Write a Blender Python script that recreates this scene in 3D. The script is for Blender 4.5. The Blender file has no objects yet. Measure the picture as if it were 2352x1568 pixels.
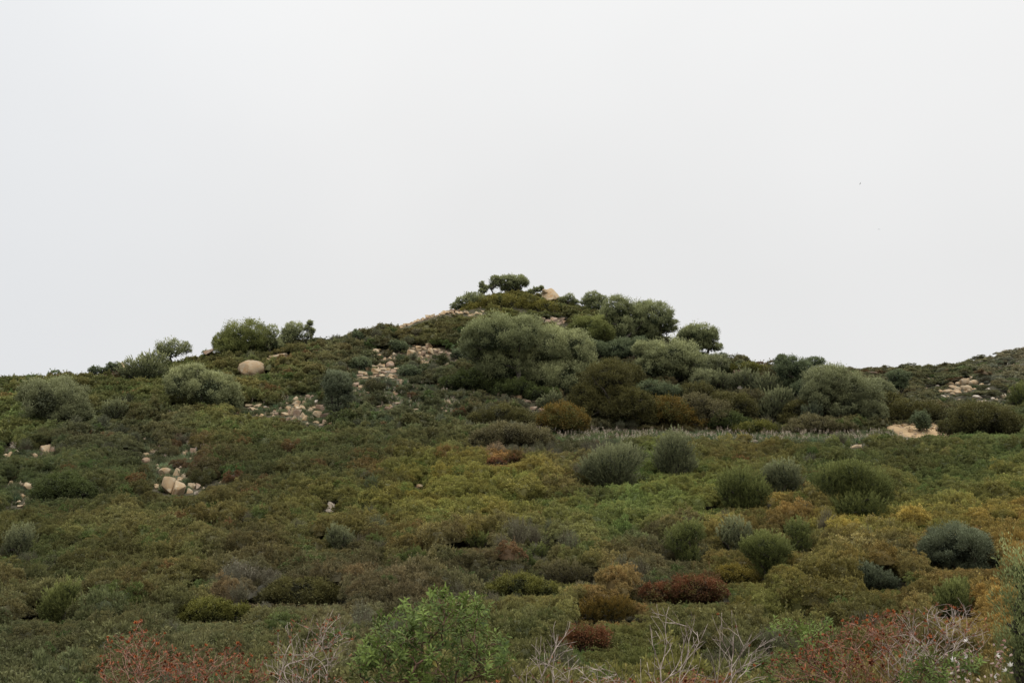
import bpy, bmesh, math, random
import numpy as np

random.seed(11)
rng = np.random.default_rng(11)
scene = bpy.context.scene
COL = scene.collection

# ------------------------------------------------------------------ camera maths
W, H, F = 2351.0, 1568.0, 2285.7
PITCH = math.atan(200.0 / F)
CP, SP = math.cos(PITCH), math.sin(PITCH)

def at(u, v, Y):
    xc = (u - W / 2) / F; yc = -(v - H / 2) / F
    d = np.array([xc, CP - yc * SP, SP + yc * CP])
    return d * (Y / d[1])

def project(P):
    P = np.atleast_2d(P)
    f = P[:, 1] * CP + P[:, 2] * SP
    up = -P[:, 1] * SP + P[:, 2] * CP
    f = np.maximum(f, 0.01)
    return W / 2 + F * P[:, 0] / f, H / 2 - F * up / f

cam_d = bpy.data.cameras.new('camera')
cam_d.lens = 35; cam_d.sensor_width = 36; cam_d.clip_start = 0.1; cam_d.clip_end = 9000
cam = bpy.data.objects.new('camera', cam_d); COL.objects.link(cam)
cam.rotation_euler = (math.pi / 2 + PITCH, 0, 0)
scene.camera = cam

# ------------------------------------------------------------------ noise
def _hash(ix, iy, seed):
    n = (ix.astype(np.int64) * 374761393 + iy.astype(np.int64) * 668265263 + seed * 1442695041) & 0x7fffffff
    n = ((n ^ (n >> 13)) * 1274126177) & 0x7fffffff
    n = n ^ (n >> 16)
    return (n & 0xffff) / 65535.0

def vnoise(x, y, seed=0):
    x = np.asarray(x, float); y = np.asarray(y, float)
    ix = np.floor(x); iy = np.floor(y)
    fx = x - ix; fy = y - iy
    fx = fx * fx * (3 - 2 * fx); fy = fy * fy * (3 - 2 * fy)
    a = _hash(ix, iy, seed); b = _hash(ix + 1, iy, seed)
    c = _hash(ix, iy + 1, seed); d = _hash(ix + 1, iy + 1, seed)
    return (a + (b - a) * fx) * (1 - fy) + (c + (d - c) * fx) * fy

def fbm(x, y, seed=0, o=3):
    s = 0; a = 0.5; t = 0
    for k in range(o):
        s = s + a * vnoise(x * 2 ** k, y * 2 ** k, seed + k * 7); t += a; a *= 0.5
    return s / t

def mounds(x, y, cell, seed):
    """billowy cellular domes, 0..1"""
    x = np.asarray(x, float) / cell; y = np.asarray(y, float) / cell
    ix = np.floor(x); iy = np.floor(y); best = np.full(x.shape, 9.0); idc = np.zeros(x.shape)
    for dx in (-1, 0, 1):
        for dy in (-1, 0, 1):
            cx = ix + dx; cy = iy + dy
            px = cx + 0.15 + 0.7 * _hash(cx, cy, seed); py = cy + 0.15 + 0.7 * _hash(cx, cy, seed + 1)
            d = np.hypot(px - x, py - y)
            h = _hash(cx, cy, seed + 2)
            m = d < best
            best = np.where(m, d, best); idc = np.where(m, h, idc)
    return np.sqrt(np.clip(1 - (best / 0.85) ** 2, 0, 1)), idc

# ------------------------------------------------------------------ terrain
SH = 0.62  # mean height of the scrub standing on the ground
LOW = [(0, -1.75), (4, -2.0), (6, -2.3), (9, -3.1), (12, -3.9), (16, -4.6), (20, -5.2), (27, -5.55), (36, -5.5), (46, -4.95), (58, -3.55)]
COLS = [  # u, rows seen (Y, v of the scrub top), then hidden (Y, z)
    (-700, [(70, 1035), (84, 960), (94, 905), (104, 880)], [(125, 3), (165, -4), (300, -10)]),
    (0,    [(68, 1050), (82, 965), (92, 908), (102, 880)], [(122, 3), (160, -4), (300, -10)]),
    (300,  [(70, 1045), (84, 955), (95, 893), (106, 863)], [(126, 4), (160, -3), (300, -10)]),
    (480,  [(71, 1030), (85, 950), (98, 875), (111, 817)], [(130, 5), (165, -3), (300, -10)]),
    (640,  [(72, 1025), (86, 948), (100, 860), (115, 786)], [(135, 7), (170, -3), (300, -10)]),
    (760,  [(73, 1015), (85, 955), (98, 868), (116, 779)], [(138, 8), (170, -3), (300, -10)]),
    (880,  [(73, 1012), (84, 957), (98, 872), (112, 805), (123, 750)], [(145, 9), (175, -3), (300, -9)]),
    (960, [(73, 1012), (84, 957), (98, 876), (112, 800), (122, 752), (127, 727, 1)], [(147, 10), (177, -3), (300, -9)]),
    (1040, [(74, 1012), (84, 958), (98, 880), (112, 800), (124, 740), (130, 707, 1)], [(150, 11), (180, -3), (300, -8)]),
    (1110, [(74, 1012), (84, 960), (98, 880), (112, 800), (126, 728), (134, 678)], [(154, 13), (185, -2), (300, -8)]),
    (1180, [(74, 1012), (84, 960), (98, 880), (112, 800), (124, 735), (136, 669)], [(155, 14), (185, -2), (300, -8)]),
    (1270, [(73, 1022), (76, 1022, 1), (84, 1002, 1), (90, 960), (98, 895), (112, 805), (124, 740), (136, 684)], [(155, 13), (185, -2), (300, -8)]),
    (1400, [(73, 1024), (76, 1023, 1), (87, 1001, 1), (91, 975), (96, 930), (108, 850), (120, 775), (131, 720)], [(150, 11), (185, -2), (300, -6)]),
    (1520, [(73, 1025), (76, 1024, 1), (87, 1002, 1), (91, 975), (96, 935), (108, 865), (124, 770)], [(145, 9), (185, -2), (300, 2)]),
    (1650, [(73, 1025), (76, 1024, 1), (88, 1003, 1), (92, 972), (96, 942), (106, 875), (116, 824)], [(136, 5), (180, -2), (300, 10)]),
    (1760, [(73, 1025), (76, 1024, 1), (88, 1003, 1), (92, 972), (96, 942), (106, 880), (113, 840)], [(132, 5), (180, -1), (300, 15)]),
    (1900, [(73, 1025), (76, 1025, 1), (88, 1004, 1), (92, 970), (95, 950), (103, 900), (110, 868)], [(128, 2.5), (180, 1.5), (240, 10.9), (300, 16.8)]),
    (1990, [(73, 1026), (76, 1026, 1), (87, 1006, 1), (91, 985, 1), (95, 955), (103, 915)], [(115, 1.2), (150, -1), (180, 2.5), (240, 9.9), (300, 16.2)]),
    (2100, [(73, 1022), (76, 1022, 1), (85, 1010, 1), (91, 966, 1), (93, 958, 1), (98, 948)], [(110, 0.6), (145, -0.5), (180, 3.6), (240, 10.2), (300, 16.4)]),
    (2210, [(73, 1010), (80, 1006, 1), (86, 1002), (93, 960), (99, 950)], [(110, 0.6), (145, 0), (180, 3.8), (240, 11.6), (300, 17.8)]),
    (2351, [(73, 1000), (86, 985), (94, 958), (100, 950)], [(112, 1), (145, 1), (180, 4.4), (240, 13.4), (300, 22)]),
    (2700, [(73, 1000), (86, 985), (94, 958), (104, 945)], [(115, 2), (145, 2), (180, 6.5), (240, 19), (300, 32)]),
    (3200, [(73, 1000), (86, 985), (94, 958), (104, 945)], [(115, 2), (145, 2), (180, 8), (240, 24), (300, 40)]),
]
YT = np.arange(-40, 700, 0.5)
def _gauss(a, s, ax):
    r = int(3 * s) + 1
    k = np.exp(-0.5 * (np.arange(-r, r + 1) / s) ** 2); k /= k.sum()
    pad = [(0, 0), (0, 0)]; pad[ax] = (r, r)
    p = np.pad(a, pad, mode='edge')
    return np.apply_along_axis(lambda m: np.convolve(m, k, 'valid'), ax, p)
rows = []
for u, vis, hid in COLS:
    ys = [-40]; zs = [-1.6]
    rightness = max(0.0, min(1.0, (u - 1500) / 850.0))
    for Y, z in LOW:
        if Y >= 12: z = z + rightness * 0.55 * math.exp(-((Y - 30) / 14.0) ** 2)
        ys.append(Y); zs.append(z)
    for Y, v, bare in [(t + (0,))[:3] for t in vis]:
        ys.append(Y); zs.append(at(u, v, Y)[2] - (0.0 if bare else SH))
    for Y, z in hid:
        ys.append(Y); zs.append(z)
    ys += [420, 700]; zs += [hid[-1][1] * 0.4 - 6, -16]
    rows.append(np.interp(YT, ys, zs))
US = np.arange(-700, 3201, 20.0)
UC = np.array([c[0] for c in COLS], float)
rows = np.array(rows)
TAB = np.array([[0.0]])
TAB = np.stack([np.interp(US, UC, rows[:, j]) for j in range(len(YT))], axis=1)
TAB = _gauss(TAB, 3.0, 1)
TAB = _gauss(TAB, 1.6, 0)

def ground(x, y):
    x = np.asarray(x, float); y = np.asarray(y, float)
    u = W / 2 + F * x / np.maximum(y, 30.0)
    fu = np.clip((u - US[0]) / 20.0, 0, len(US) - 1.001); fy = np.clip((y - YT[0]) / 0.5, 0, len(YT) - 1.001)
    i = fu.astype(int); j = fy.astype(int); a = fu - i; b = fy - j
    z = (TAB[i, j] * (1 - a) + TAB[i + 1, j] * a) * (1 - b) + (TAB[i, j + 1] * (1 - a) + TAB[i + 1, j + 1] * a) * b
    amp = np.clip(y / 60.0, 0.05, 1)
    return z + amp * 0.45 * (fbm(x / 5.0, y / 5.0, 3) - 0.5)

def hit(u, v, lo=4.0, hi=400.0):
    """first ground point under a sight line"""
    Y = np.concatenate([np.arange(lo, 160, 0.25), np.arange(160, hi, 1.0)])
    P = np.array([at(u, v, 1.0)]) * Y[:, None]
    d = P[:, 2] - ground(P[:, 0], P[:, 1])
    k = np.where(d < 0)[0]
    if len(k) == 0:
        k = int(np.argmin(d / Y))
        return P[k, 0], P[k, 1], float(ground(P[k, 0], P[k, 1]))
    k = k[0]
    return P[k, 0], P[k, 1], float(ground(P[k, 0], P[k, 1]))

# ------------------------------------------------------------------ colours
KA = 1.5
def lin(c):
    c = np.asarray(c, float) / 255.0
    return np.where(c <= 0.04045, c / 12.92, ((c + 0.055) / 1.055) ** 2.4)
def alb(r, g, b, k=KA):
    return np.clip(lin((r, g, b)) * k, 0.002, 0.75)
def rgba(c): return (float(c[0]), float(c[1]), float(c[2]), 1.0)

# ------------------------------------------------------------------ mesh accumulators
class Acc:
    def __init__(s):
        s.v = []; s.q = []; s.lv = []; s.tw = []; s.n = 0
    def add(s, verts, quads, lv=0.5, tw=0.0):
        verts = np.asarray(verts, float).reshape(-1, 3); quads = np.asarray(quads, int).reshape(-1, 4)
        s.v.append(verts); s.q.append(quads + s.n); k = len(verts)
        s.lv.append(np.broadcast_to(np.asarray(lv, float), (k,)).copy()); s.tw.append(np.broadcast_to(np.asarray(tw, float), (k,)).copy())
        s.n += k
    def leaves(s, P, D, N, L, Wd, lv=0.5, tw=0.0, mid=0.45):
        n = len(P)
        D = D / np.linalg.norm(D, axis=1, keepdims=True)
        S = np.cross(D, N); S /= np.maximum(np.linalg.norm(S, axis=1, keepdims=True), 1e-6)
        L = np.broadcast_to(np.asarray(L, float), (n,))[:, None]; Wd = np.broadcast_to(np.asarray(Wd, float), (n,))[:, None]
        V = np.stack([P, P + D * L * mid + S * Wd * 0.5, P + D * L, P + D * L * mid - S * Wd * 0.5], axis=1)
        Q = np.arange(4 * n).reshape(n, 4)
        s.add(V.reshape(-1, 3), Q, np.repeat(np.broadcast_to(np.asarray(lv, float), (n,)), 4), np.repeat(np.broadcast_to(np.asarray(tw, float), (n,)), 4))
    def tube(s, A, B, ra, rb, lv=0.5, sides=4, tw=1.0):
        """many prisms at once: A,B (n,3), ra,rb (n,)"""
        A = np.asarray(A, float).reshape(-1, 3); B = np.asarray(B, float).reshape(-1, 3); n = len(A)
        if n == 0: return
        d = B - A; d /= np.maximum(np.linalg.norm(d, axis=1, keepdims=True), 1e-9)
        ref = np.where(np.abs(d[:, 2:3]) > 0.9, np.array([[1.0, 0, 0]]), np.array([[0, 0, 1.0]]))
        e = np.cross(d, ref); e /= np.linalg.norm(e, axis=1, keepdims=True); f = np.cross(d, e)
        an = np.arange(sides) * 2 * math.pi / sides
        ring = np.cos(an)[None, :, None] * e[:, None, :] + np.sin(an)[None, :, None] * f[:, None, :]
        ra = np.broadcast_to(np.asarray(ra, float), (n,)); rb = np.broadcast_to(np.asarray(rb, float), (n,))
        V = np.concatenate([A[:, None, :] + ring * ra[:, None, None], B[:, None, :] + ring * rb[:, None, None]], axis=1)
        k = np.arange(sides); k2 = (k + 1) % sides
        q = np.stack([k, k2, k2 + sides, k + sides], axis=1)
        Q = (q[None] + (np.arange(n) * 2 * sides)[:, None, None]).reshape(-1, 4)
        lv = np.repeat(np.broadcast_to(np.asarray(lv, float), (n,)), 2 * sides)
        s.add(V.reshape(-1, 3), Q, lv, tw)
    def mesh(s, name, mat, smooth=False):
        me = bpy.data.meshes.new(name)
        v = np.concatenate(s.v); q = np.concatenate(s.q)
        me.vertices.add(len(v)); me.vertices.foreach_set('co', v.astype(np.float32).ravel())
        me.loops.add(q.size); me.loops.foreach_set('vertex_index', q.astype(np.int32).ravel())
        me.polygons.add(len(q)); me.polygons.foreach_set('loop_start', (np.arange(len(q)) * 4).astype(np.int32))
        a = me.attributes.new('lv', 'FLOAT', 'POINT'); a.data.foreach_set('value', np.concatenate(s.lv).astype(np.float32))
        a = me.attributes.new('tw', 'FLOAT', 'POINT'); a.data.foreach_set('value', np.concatenate(s.tw).astype(np.float32))
        me.update(calc_edges=True)
        if smooth: me.polygons.foreach_set('use_smooth', np.ones(len(q), bool))
        if mat: me.materials.append(mat)
        return me

def rdir(n, zmin=-1.0, zmax=1.0):
    z = rng.uniform(zmin, zmax, n); a = rng.uniform(0, 2 * math.pi, n); r = np.sqrt(1 - z * z)
    return np.stack([r * np.cos(a), r * np.sin(a), z], axis=1)
def nrm(a): return a / np.maximum(np.linalg.norm(a, axis=-1, keepdims=True), 1e-9)

# ------------------------------------------------------------------ objects
def tag(o, label=None, cat=None, group=None, kind=None):
    if label: o['label'] = label
    if cat: o['category'] = cat
    if group: o['group'] = group
    if kind: o['kind'] = kind
    return o
def obj(name, me, parent=None, loc=None):
    o = bpy.data.objects.new(name, me); COL.objects.link(o)
    if parent is not None: o.parent = parent
    if loc is not None: o.location = loc
    return o
def empty(name, loc, rz=0.0):
    o = bpy.data.objects.new(name, None); COL.objects.link(o); o.location = loc; o.rotation_euler = (0, 0, rz)
    o.empty_display_size = 0.3
    return o

# ------------------------------------------------------------------ materials
def new_mat(name):
    m = bpy.data.materials.new(name); m.use_nodes = True
    nt = m.node_tree; nt.nodes.clear()
    return m, nt
def N(nt, t, **kw):
    n = nt.nodes.new(t)
    for k, v in kw.items(): setattr(n, k, v)
    return n

def leaf_mat(name, dark=None, light=None, twig=(0.12, 0.10, 0.085), inst=False, transl=0.22, rough=0.55, spec=0.14, acc=None):
    """colour runs from dark to light with the per-leaf value; inst: the pair comes from the instance tint"""
    if not inst and 'petal' not in name:
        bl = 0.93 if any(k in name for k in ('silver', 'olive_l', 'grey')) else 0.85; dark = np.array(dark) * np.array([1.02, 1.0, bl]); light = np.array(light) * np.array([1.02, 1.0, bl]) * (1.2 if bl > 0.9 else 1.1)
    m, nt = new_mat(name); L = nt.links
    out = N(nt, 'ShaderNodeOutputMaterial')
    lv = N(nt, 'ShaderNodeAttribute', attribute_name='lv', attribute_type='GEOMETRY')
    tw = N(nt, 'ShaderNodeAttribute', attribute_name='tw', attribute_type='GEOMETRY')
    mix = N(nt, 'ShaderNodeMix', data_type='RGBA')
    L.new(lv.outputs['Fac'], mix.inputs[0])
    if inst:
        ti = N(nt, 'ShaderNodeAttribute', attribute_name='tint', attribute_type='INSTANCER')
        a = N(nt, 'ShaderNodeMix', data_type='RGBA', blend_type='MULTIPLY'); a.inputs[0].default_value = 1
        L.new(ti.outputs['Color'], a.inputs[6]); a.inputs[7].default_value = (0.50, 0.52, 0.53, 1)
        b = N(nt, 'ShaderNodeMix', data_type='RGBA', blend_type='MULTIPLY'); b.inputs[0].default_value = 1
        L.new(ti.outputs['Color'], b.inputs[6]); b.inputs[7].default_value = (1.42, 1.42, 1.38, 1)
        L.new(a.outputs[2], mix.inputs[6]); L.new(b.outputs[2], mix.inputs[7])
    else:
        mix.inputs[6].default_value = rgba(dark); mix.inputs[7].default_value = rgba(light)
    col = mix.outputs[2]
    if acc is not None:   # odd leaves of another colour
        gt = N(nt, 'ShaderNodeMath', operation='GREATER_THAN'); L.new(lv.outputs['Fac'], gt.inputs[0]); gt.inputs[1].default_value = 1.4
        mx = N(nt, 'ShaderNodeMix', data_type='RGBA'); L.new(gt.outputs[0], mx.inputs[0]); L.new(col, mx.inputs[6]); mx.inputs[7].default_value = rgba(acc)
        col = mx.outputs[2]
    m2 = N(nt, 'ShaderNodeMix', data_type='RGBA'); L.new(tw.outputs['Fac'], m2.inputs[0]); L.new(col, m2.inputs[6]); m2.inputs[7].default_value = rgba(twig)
    p = N(nt, 'ShaderNodeBsdfPrincipled'); L.new(m2.outputs[2], p.inputs['Base Color'])
    p.inputs['Roughness'].default_value = rough; p.inputs['Specular IOR Level'].default_value = spec
    t = N(nt, 'ShaderNodeBsdfTranslucent'); L.new(m2.outputs[2], t.inputs['Color'])
    ms = N(nt, 'ShaderNodeMixShader'); ms.inputs[0].default_value = transl
    L.new(p.outputs[0], ms.inputs[1]); L.new(t.outputs[0], ms.inputs[2]); L.new(ms.outputs[0], out.inputs[0])
    return m

def bark_mat(name, c1, c2, scale=30):
    m, nt = new_mat(name); L = nt.links
    out = N(nt, 'ShaderNodeOutputMaterial'); p = N(nt, 'ShaderNodeBsdfPrincipled')
    tc = N(nt, 'ShaderNodeTexCoord'); no = N(nt, 'ShaderNodeTexNoise'); no.inputs['Scale'].default_value = scale; no.inputs['Detail'].default_value = 4
    L.new(tc.outputs['Object'], no.inputs['Vector'])
    r = N(nt, 'ShaderNodeValToRGB'); r.color_ramp.elements[0].position = 0.35; r.color_ramp.elements[1].position = 0.65
    r.color_ramp.elements[0].color = rgba(c1); r.color_ramp.elements[1].color = rgba(c2)
    L.new(no.outputs['Fac'], r.inputs[0]); L.new(r.outputs[0], p.inputs['Base Color'])
    p.inputs['Roughness'].default_value = 0.85; p.inputs['Specular IOR Level'].default_value = 0.2
    bp = N(nt, 'ShaderNodeBump'); bp.inputs['Strength'].default_value = 0.5; L.new(no.outputs['Fac'], bp.inputs['Height']); L.new(bp.outputs[0], p.inputs['Normal'])
    L.new(p.outputs[0], out.inputs[0])
    return m

def rock_mat(name, base, stain, pale, dark, scale=1.0):
    m, nt = new_mat(name); L = nt.links
    out = N(nt, 'ShaderNodeOutputMaterial'); p = N(nt, 'ShaderNodeBsdfPrincipled')
    tc = N(nt, 'ShaderNodeTexCoord'); oi = N(nt, 'ShaderNodeObjectInfo')
    ad = N(nt, 'ShaderNodeVectorMath', operation='ADD'); sc = N(nt, 'ShaderNodeVectorMath', operation='SCALE'); sc.inputs['Scale'].default_value = 37.0
    cb = N(nt, 'ShaderNodeCombineXYZ'); L.new(oi.outputs['Random'], cb.inputs[0]); L.new(oi.outputs['Random'], cb.inputs[2]); L.new(cb.outputs[0], sc.inputs[0])
    geo = N(nt, 'ShaderNodeNewGeometry')
    L.new(geo.outputs['Position'], ad.inputs[0]); L.new(sc.outputs[0], ad.inputs[1])
    def noise(s, d=4, r=0.6):
        n = N(nt, 'ShaderNodeTexNoise'); n.inputs['Scale'].default_value = s * scale; n.inputs['Detail'].default_value = d; n.inputs['Roughness'].default_value = r
        L.new(ad.outputs[0], n.inputs['Vector']); return n.outputs['Fac']
    def step(fac, lo, hi):
        mr = N(nt, 'ShaderNodeMapRange'); L.new(fac, mr.inputs[0]); mr.inputs[1].default_value = lo; mr.inputs[2].default_value = hi; return mr.outputs[0]
    def mix(f, a, b):
        x = N(nt, 'ShaderNodeMix', data_type='RGBA'); L.new(f, x.inputs[0])
        if isinstance(a, bpy.types.NodeSocket): L.new(a, x.inputs[6])
        else: x.inputs[6].default_value = rgba(a)
        x.inputs[7].default_value = rgba(b); return x.outputs[2]
    c = mix(step(noise(1.3), 0.42, 0.68), base, stain)
    c = mix(step(noise(3.1), 0.52, 0.72), c, pale)
    c = mix(step(noise(9.0, 6, 0.7), 0.58, 0.74), c, dark)
    br = N(nt, 'ShaderNodeMapRange'); L.new(oi.outputs['Random'], br.inputs[0]); br.inputs[3].default_value = 0.78; br.inputs[4].default_value = 1.15
    sv = N(nt, 'ShaderNodeHueSaturation'); L.new(c, sv.inputs['Color']); L.new(br.outputs[0], sv.inputs['Value'])
    L.new(sv.outputs[0], p.inputs['Base Color'])
    p.inputs['Roughness'].default_value = 0.9; p.inputs['Specular IOR Level'].default_value = 0.15
    bp = N(nt, 'ShaderNodeBump'); bp.inputs['Strength'].default_value = 0.6; bp.inputs['Distance'].default_value = 0.05
    L.new(noise(6.0, 8, 0.65), bp.inputs['Height']); L.new(bp.outputs[0], p.inputs['Normal'])
    L.new(p.outputs[0], out.inputs[0])
    return m

ROCK = rock_mat('granite', (0.36, 0.278, 0.178), (0.33, 0.21, 0.105), (0.44, 0.38, 0.275), (0.14, 0.115, 0.085))
ROCK_GREY = rock_mat('weathered_granite', (0.27, 0.20, 0.145), (0.26, 0.165, 0.10), (0.34, 0.28, 0.21), (0.13, 0.105, 0.085))
ROCK_PALE = rock_mat('pale_granite', (0.50, 0.435, 0.35), (0.43, 0.34, 0.25), (0.56, 0.51, 0.44), (0.28, 0.23, 0.18))

# ------------------------------------------------------------------ ground sheet
EARTH = [(2115, 990, 75, 25, 1.0), (2150, 1000, 50, 14, 1.0), (2060, 982, 40, 12, 0.9), (1215, 0, 0, 0, 0)]
STONY = [(865, 850, 95, 45), (990, 808, 100, 32), (690, 945, 110, 28), (395, 1095, 75, 55), (900, 915, 160, 50), (1300, 905, 130, 22), (960, 728, 100, 9), (60, 1100, 70, 70), (400, 1035, 60, 22), (1030, 709, 80, 8)]
GRASSY = [(1420, 1003, 210, 17), (1800, 1003, 330, 17), (2080, 1008, 120, 12), (620, 935, 100, 20), (730, 905, 90, 22), (900, 905, 180, 60), (410, 1040, 75, 28), (75, 1070, 75, 30), (430, 955, 60, 10), (420, 1210, 40, 14), (1050, 935, 90, 30), (900, 760, 110, 25), (700, 960, 70, 22), (395, 1095, 60, 40), (60, 1120, 40, 40)]
def ell(u, v, lst):
    m = np.zeros(np.shape(u))
    for e in lst:
        if e[2] > 0:
            m = np.maximum(m, np.clip(1.6 * (1 - np.hypot((u - e[0]) / e[2], (v - e[1]) / e[3])), 0, 1))
    return m

ygrid = np.concatenate([[-400, -150, -60], np.arange(-30, 20, 2.0), np.arange(20, 60, 0.8), np.arange(60, 140, 0.5), np.arange(140, 320, 2.5), [330, 350, 380, 420, 480, 560, 690, 900, 1500, 3000, 7000]])
xh = np.concatenate([np.arange(0, 75, 0.6), np.arange(75, 150, 2.5), np.arange(150, 330, 8.0), [360, 420, 520, 800, 1500, 3500, 7000]])
xgrid = np.concatenate([-xh[:0:-1], xh])
GX, GY = np.meshgrid(xgrid, ygrid)
GZ = ground(GX, GY)
gu, gv = project(np.stack([GX.ravel(), GY.ravel(), GZ.ravel()], 1))
ok = (GY.ravel() > 30) & (GY.ravel() < 140)
earth = np.where(ok & (GY.ravel() < 99), ell(gu, gv, EARTH), 0)
stony = np.where(ok, ell(gu, gv, STONY), 0)
grassy = np.where(ok, ell(gu, gv, GRASSY), 0)
# the bare bank is gullied
gx, gy = GX.ravel(), GY.ravel()
gz = GZ.ravel() - 0.25 * earth * (np.abs(fbm(gx / 1.1 + gy * 0.25, gy / 3.0, 21, 4) - 0.5) * 4 - 0.5)
na, nb = GX.shape
idx = np.arange(na * nb).reshape(na, nb)
quads = np.stack([idx[:-1, :-1], idx[:-1, 1:], idx[1:, 1:], idx[1:, :-1]], -1).reshape(-1, 4)
acc = Acc(); acc.add(np.stack([gx, gy, gz], 1), quads)
m, nt = new_mat('hillside_soil'); L = nt.links
out = N(nt, 'ShaderNodeOutputMaterial'); p = N(nt, 'ShaderNodeBsdfPrincipled'); p.inputs['Roughness'].default_value = 0.95; p.inputs['Specular IOR Level'].default_value = 0.1
geo = N(nt, 'ShaderNodeNewGeometry')
def gnoise(s, d=5):
    n = N(nt, 'ShaderNodeTexNoise'); n.inputs['Scale'].default_value = s; n.inputs['Detail'].default_value = d; n.inputs['Roughness'].default_value = 0.65
    L.new(geo.outputs['Position'], n.inputs['Vector']); return n.outputs['Fac']
def gmix(f, a, b):
    x = N(nt, 'ShaderNodeMix', data_type='RGBA'); L.new(f, x.inputs[0])
    for i, c in ((6, a), (7, b)):
        if isinstance(c, bpy.types.NodeSocket): L.new(c, x.inputs[i])
        else: x.inputs[i].default_value = rgba(c)
    return x.outputs[2]
def attr(n):
    a = N(nt, 'ShaderNodeAttribute', attribute_name=n, attribute_type='GEOMETRY'); return a.outputs['Fac']
soil = gmix(gnoise(1.5), (0.042, 0.04, 0.024), (0.085, 0.075, 0.048))
st = gmix(gnoise(2.5), (0.045, 0.045, 0.026), (0.15, 0.112, 0.07))
gr = gmix(gnoise(3.0), (0.05, 0.055, 0.033), (0.11, 0.108, 0.068))
ea = gmix(gnoise(2.2), (0.33, 0.215, 0.105), (0.49, 0.365, 0.22))
c = gmix(attr('stony'), soil, st); c = gmix(attr('grassy'), c, gr); c = gmix(attr('earth'), c, ea)
L.new(c, p.inputs['Base Color'])
bp = N(nt, 'ShaderNodeBump'); bp.inputs['Strength'].default_value = 0.8; bp.inputs['Distance'].default_value = 0.12; L.new(gnoise(4.0, 8), bp.inputs['Height']); L.new(bp.outputs[0], p.inputs['Normal'])
L.new(p.outputs[0], out.inputs[0])
me = acc.mesh('ground', m, smooth=True)
for nme, arr in (('earth', np.clip(earth * 1.5, 0, 1)), ('stony', stony * 0.9), ('grassy', grassy)):
    a = me.attributes.new(nme, 'FLOAT', 'POINT'); a.data.foreach_set('value', arr.astype(np.float32))
tag(obj('ground', me), 'sloping scrubland ground of soil, stones and a bare sandy bank', None, kind='structure')

# ------------------------------------------------------------------ scattered growth (stuff)
def scatter(name, P, R, S, I, T, protos, label):
    me = bpy.data.meshes.new(name)
    me.vertices.add(len(P)); me.vertices.foreach_set('co', P.astype(np.float32).ravel())
    for nm, typ, dat, key in (('rot', 'FLOAT_VECTOR', R, 'vector'), ('scl', 'FLOAT_VECTOR', S, 'vector')):
        a = me.attributes.new(nm, typ, 'POINT'); a.data.foreach_set(key, dat.astype(np.float32).ravel())
    a = me.attributes.new('pick', 'INT', 'POINT'); a.data.foreach_set('value', I.astype(np.int32))
    a = me.attributes.new('tint', 'FLOAT_COLOR', 'POINT'); a.data.foreach_set('color', np.concatenate([T, np.ones((len(T), 1))], 1).astype(np.float32).ravel())
    me.update()
    o = obj(name, me); tag(o, label, None, kind='stuff')
    pc = bpy.data.collections.new(name + '_sprigs')
    for k, q in enumerate(protos):
        po = bpy.data.objects.new('%s_sprig' % name, q); pc.objects.link(po)
    me.materials.append(protos[0].materials[0])
    ng = bpy.data.node_groups.new(name + '_scatter', 'GeometryNodeTree')
    ng.interface.new_socket('Geometry', in_out='INPUT', socket_type='NodeSocketGeometry'); ng.interface.new_socket('Geometry', in_out='OUTPUT', socket_type='NodeSocketGeometry')
    gi = ng.nodes.new('NodeGroupInput'); go = ng.nodes.new('NodeGroupOutput')
    ip = ng.nodes.new('GeometryNodeInstanceOnPoints'); ci = ng.nodes.new('GeometryNodeCollectionInfo')
    ci.inputs['Collection'].default_value = pc; ci.inputs['Separate Children'].default_value = True; ci.inputs['Reset Children'].default_value = True
    def na_(n, t):
        x = ng.nodes.new('GeometryNodeInputNamedAttribute'); x.data_type = t; x.inputs['Name'].default_value = n; return x.outputs['Attribute']
    l = ng.links
    l.new(gi.outputs[0], ip.inputs['Points']); l.new(ci.outputs[0], ip.inputs['Instance']); ip.inputs['Pick Instance'].default_value = True
    l.new(na_('pick', 'INT'), ip.inputs['Instance Index'])
    l.new(na_('rot', 'FLOAT_VECTOR'), ip.inputs['Rotation']); l.new(na_('scl', 'FLOAT_VECTOR'), ip.inputs['Scale'])
    l.new(ip.outputs[0], go.inputs[0])
    md = o.modifiers.new('scatter', 'NODES'); md.node_group = ng
    return o

SCRUB = leaf_mat('scrub_leaves', inst=True, transl=0.2, twig=alb(90, 84, 68))
GRASSM = leaf_mat('meadow_leaves', inst=True, transl=0.25)

def dome_core(acc, r, h, lv=-0.35, seg=8):  # dark inner dome, shade painted into the heart of the clump
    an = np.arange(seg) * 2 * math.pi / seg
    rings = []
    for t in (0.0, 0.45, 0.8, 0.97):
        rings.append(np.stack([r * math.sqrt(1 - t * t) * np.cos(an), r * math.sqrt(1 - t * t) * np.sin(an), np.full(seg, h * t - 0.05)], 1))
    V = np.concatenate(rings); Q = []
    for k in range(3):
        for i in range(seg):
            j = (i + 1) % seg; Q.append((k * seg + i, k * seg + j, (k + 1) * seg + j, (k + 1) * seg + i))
    acc.add(V, Q, lv)

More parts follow.
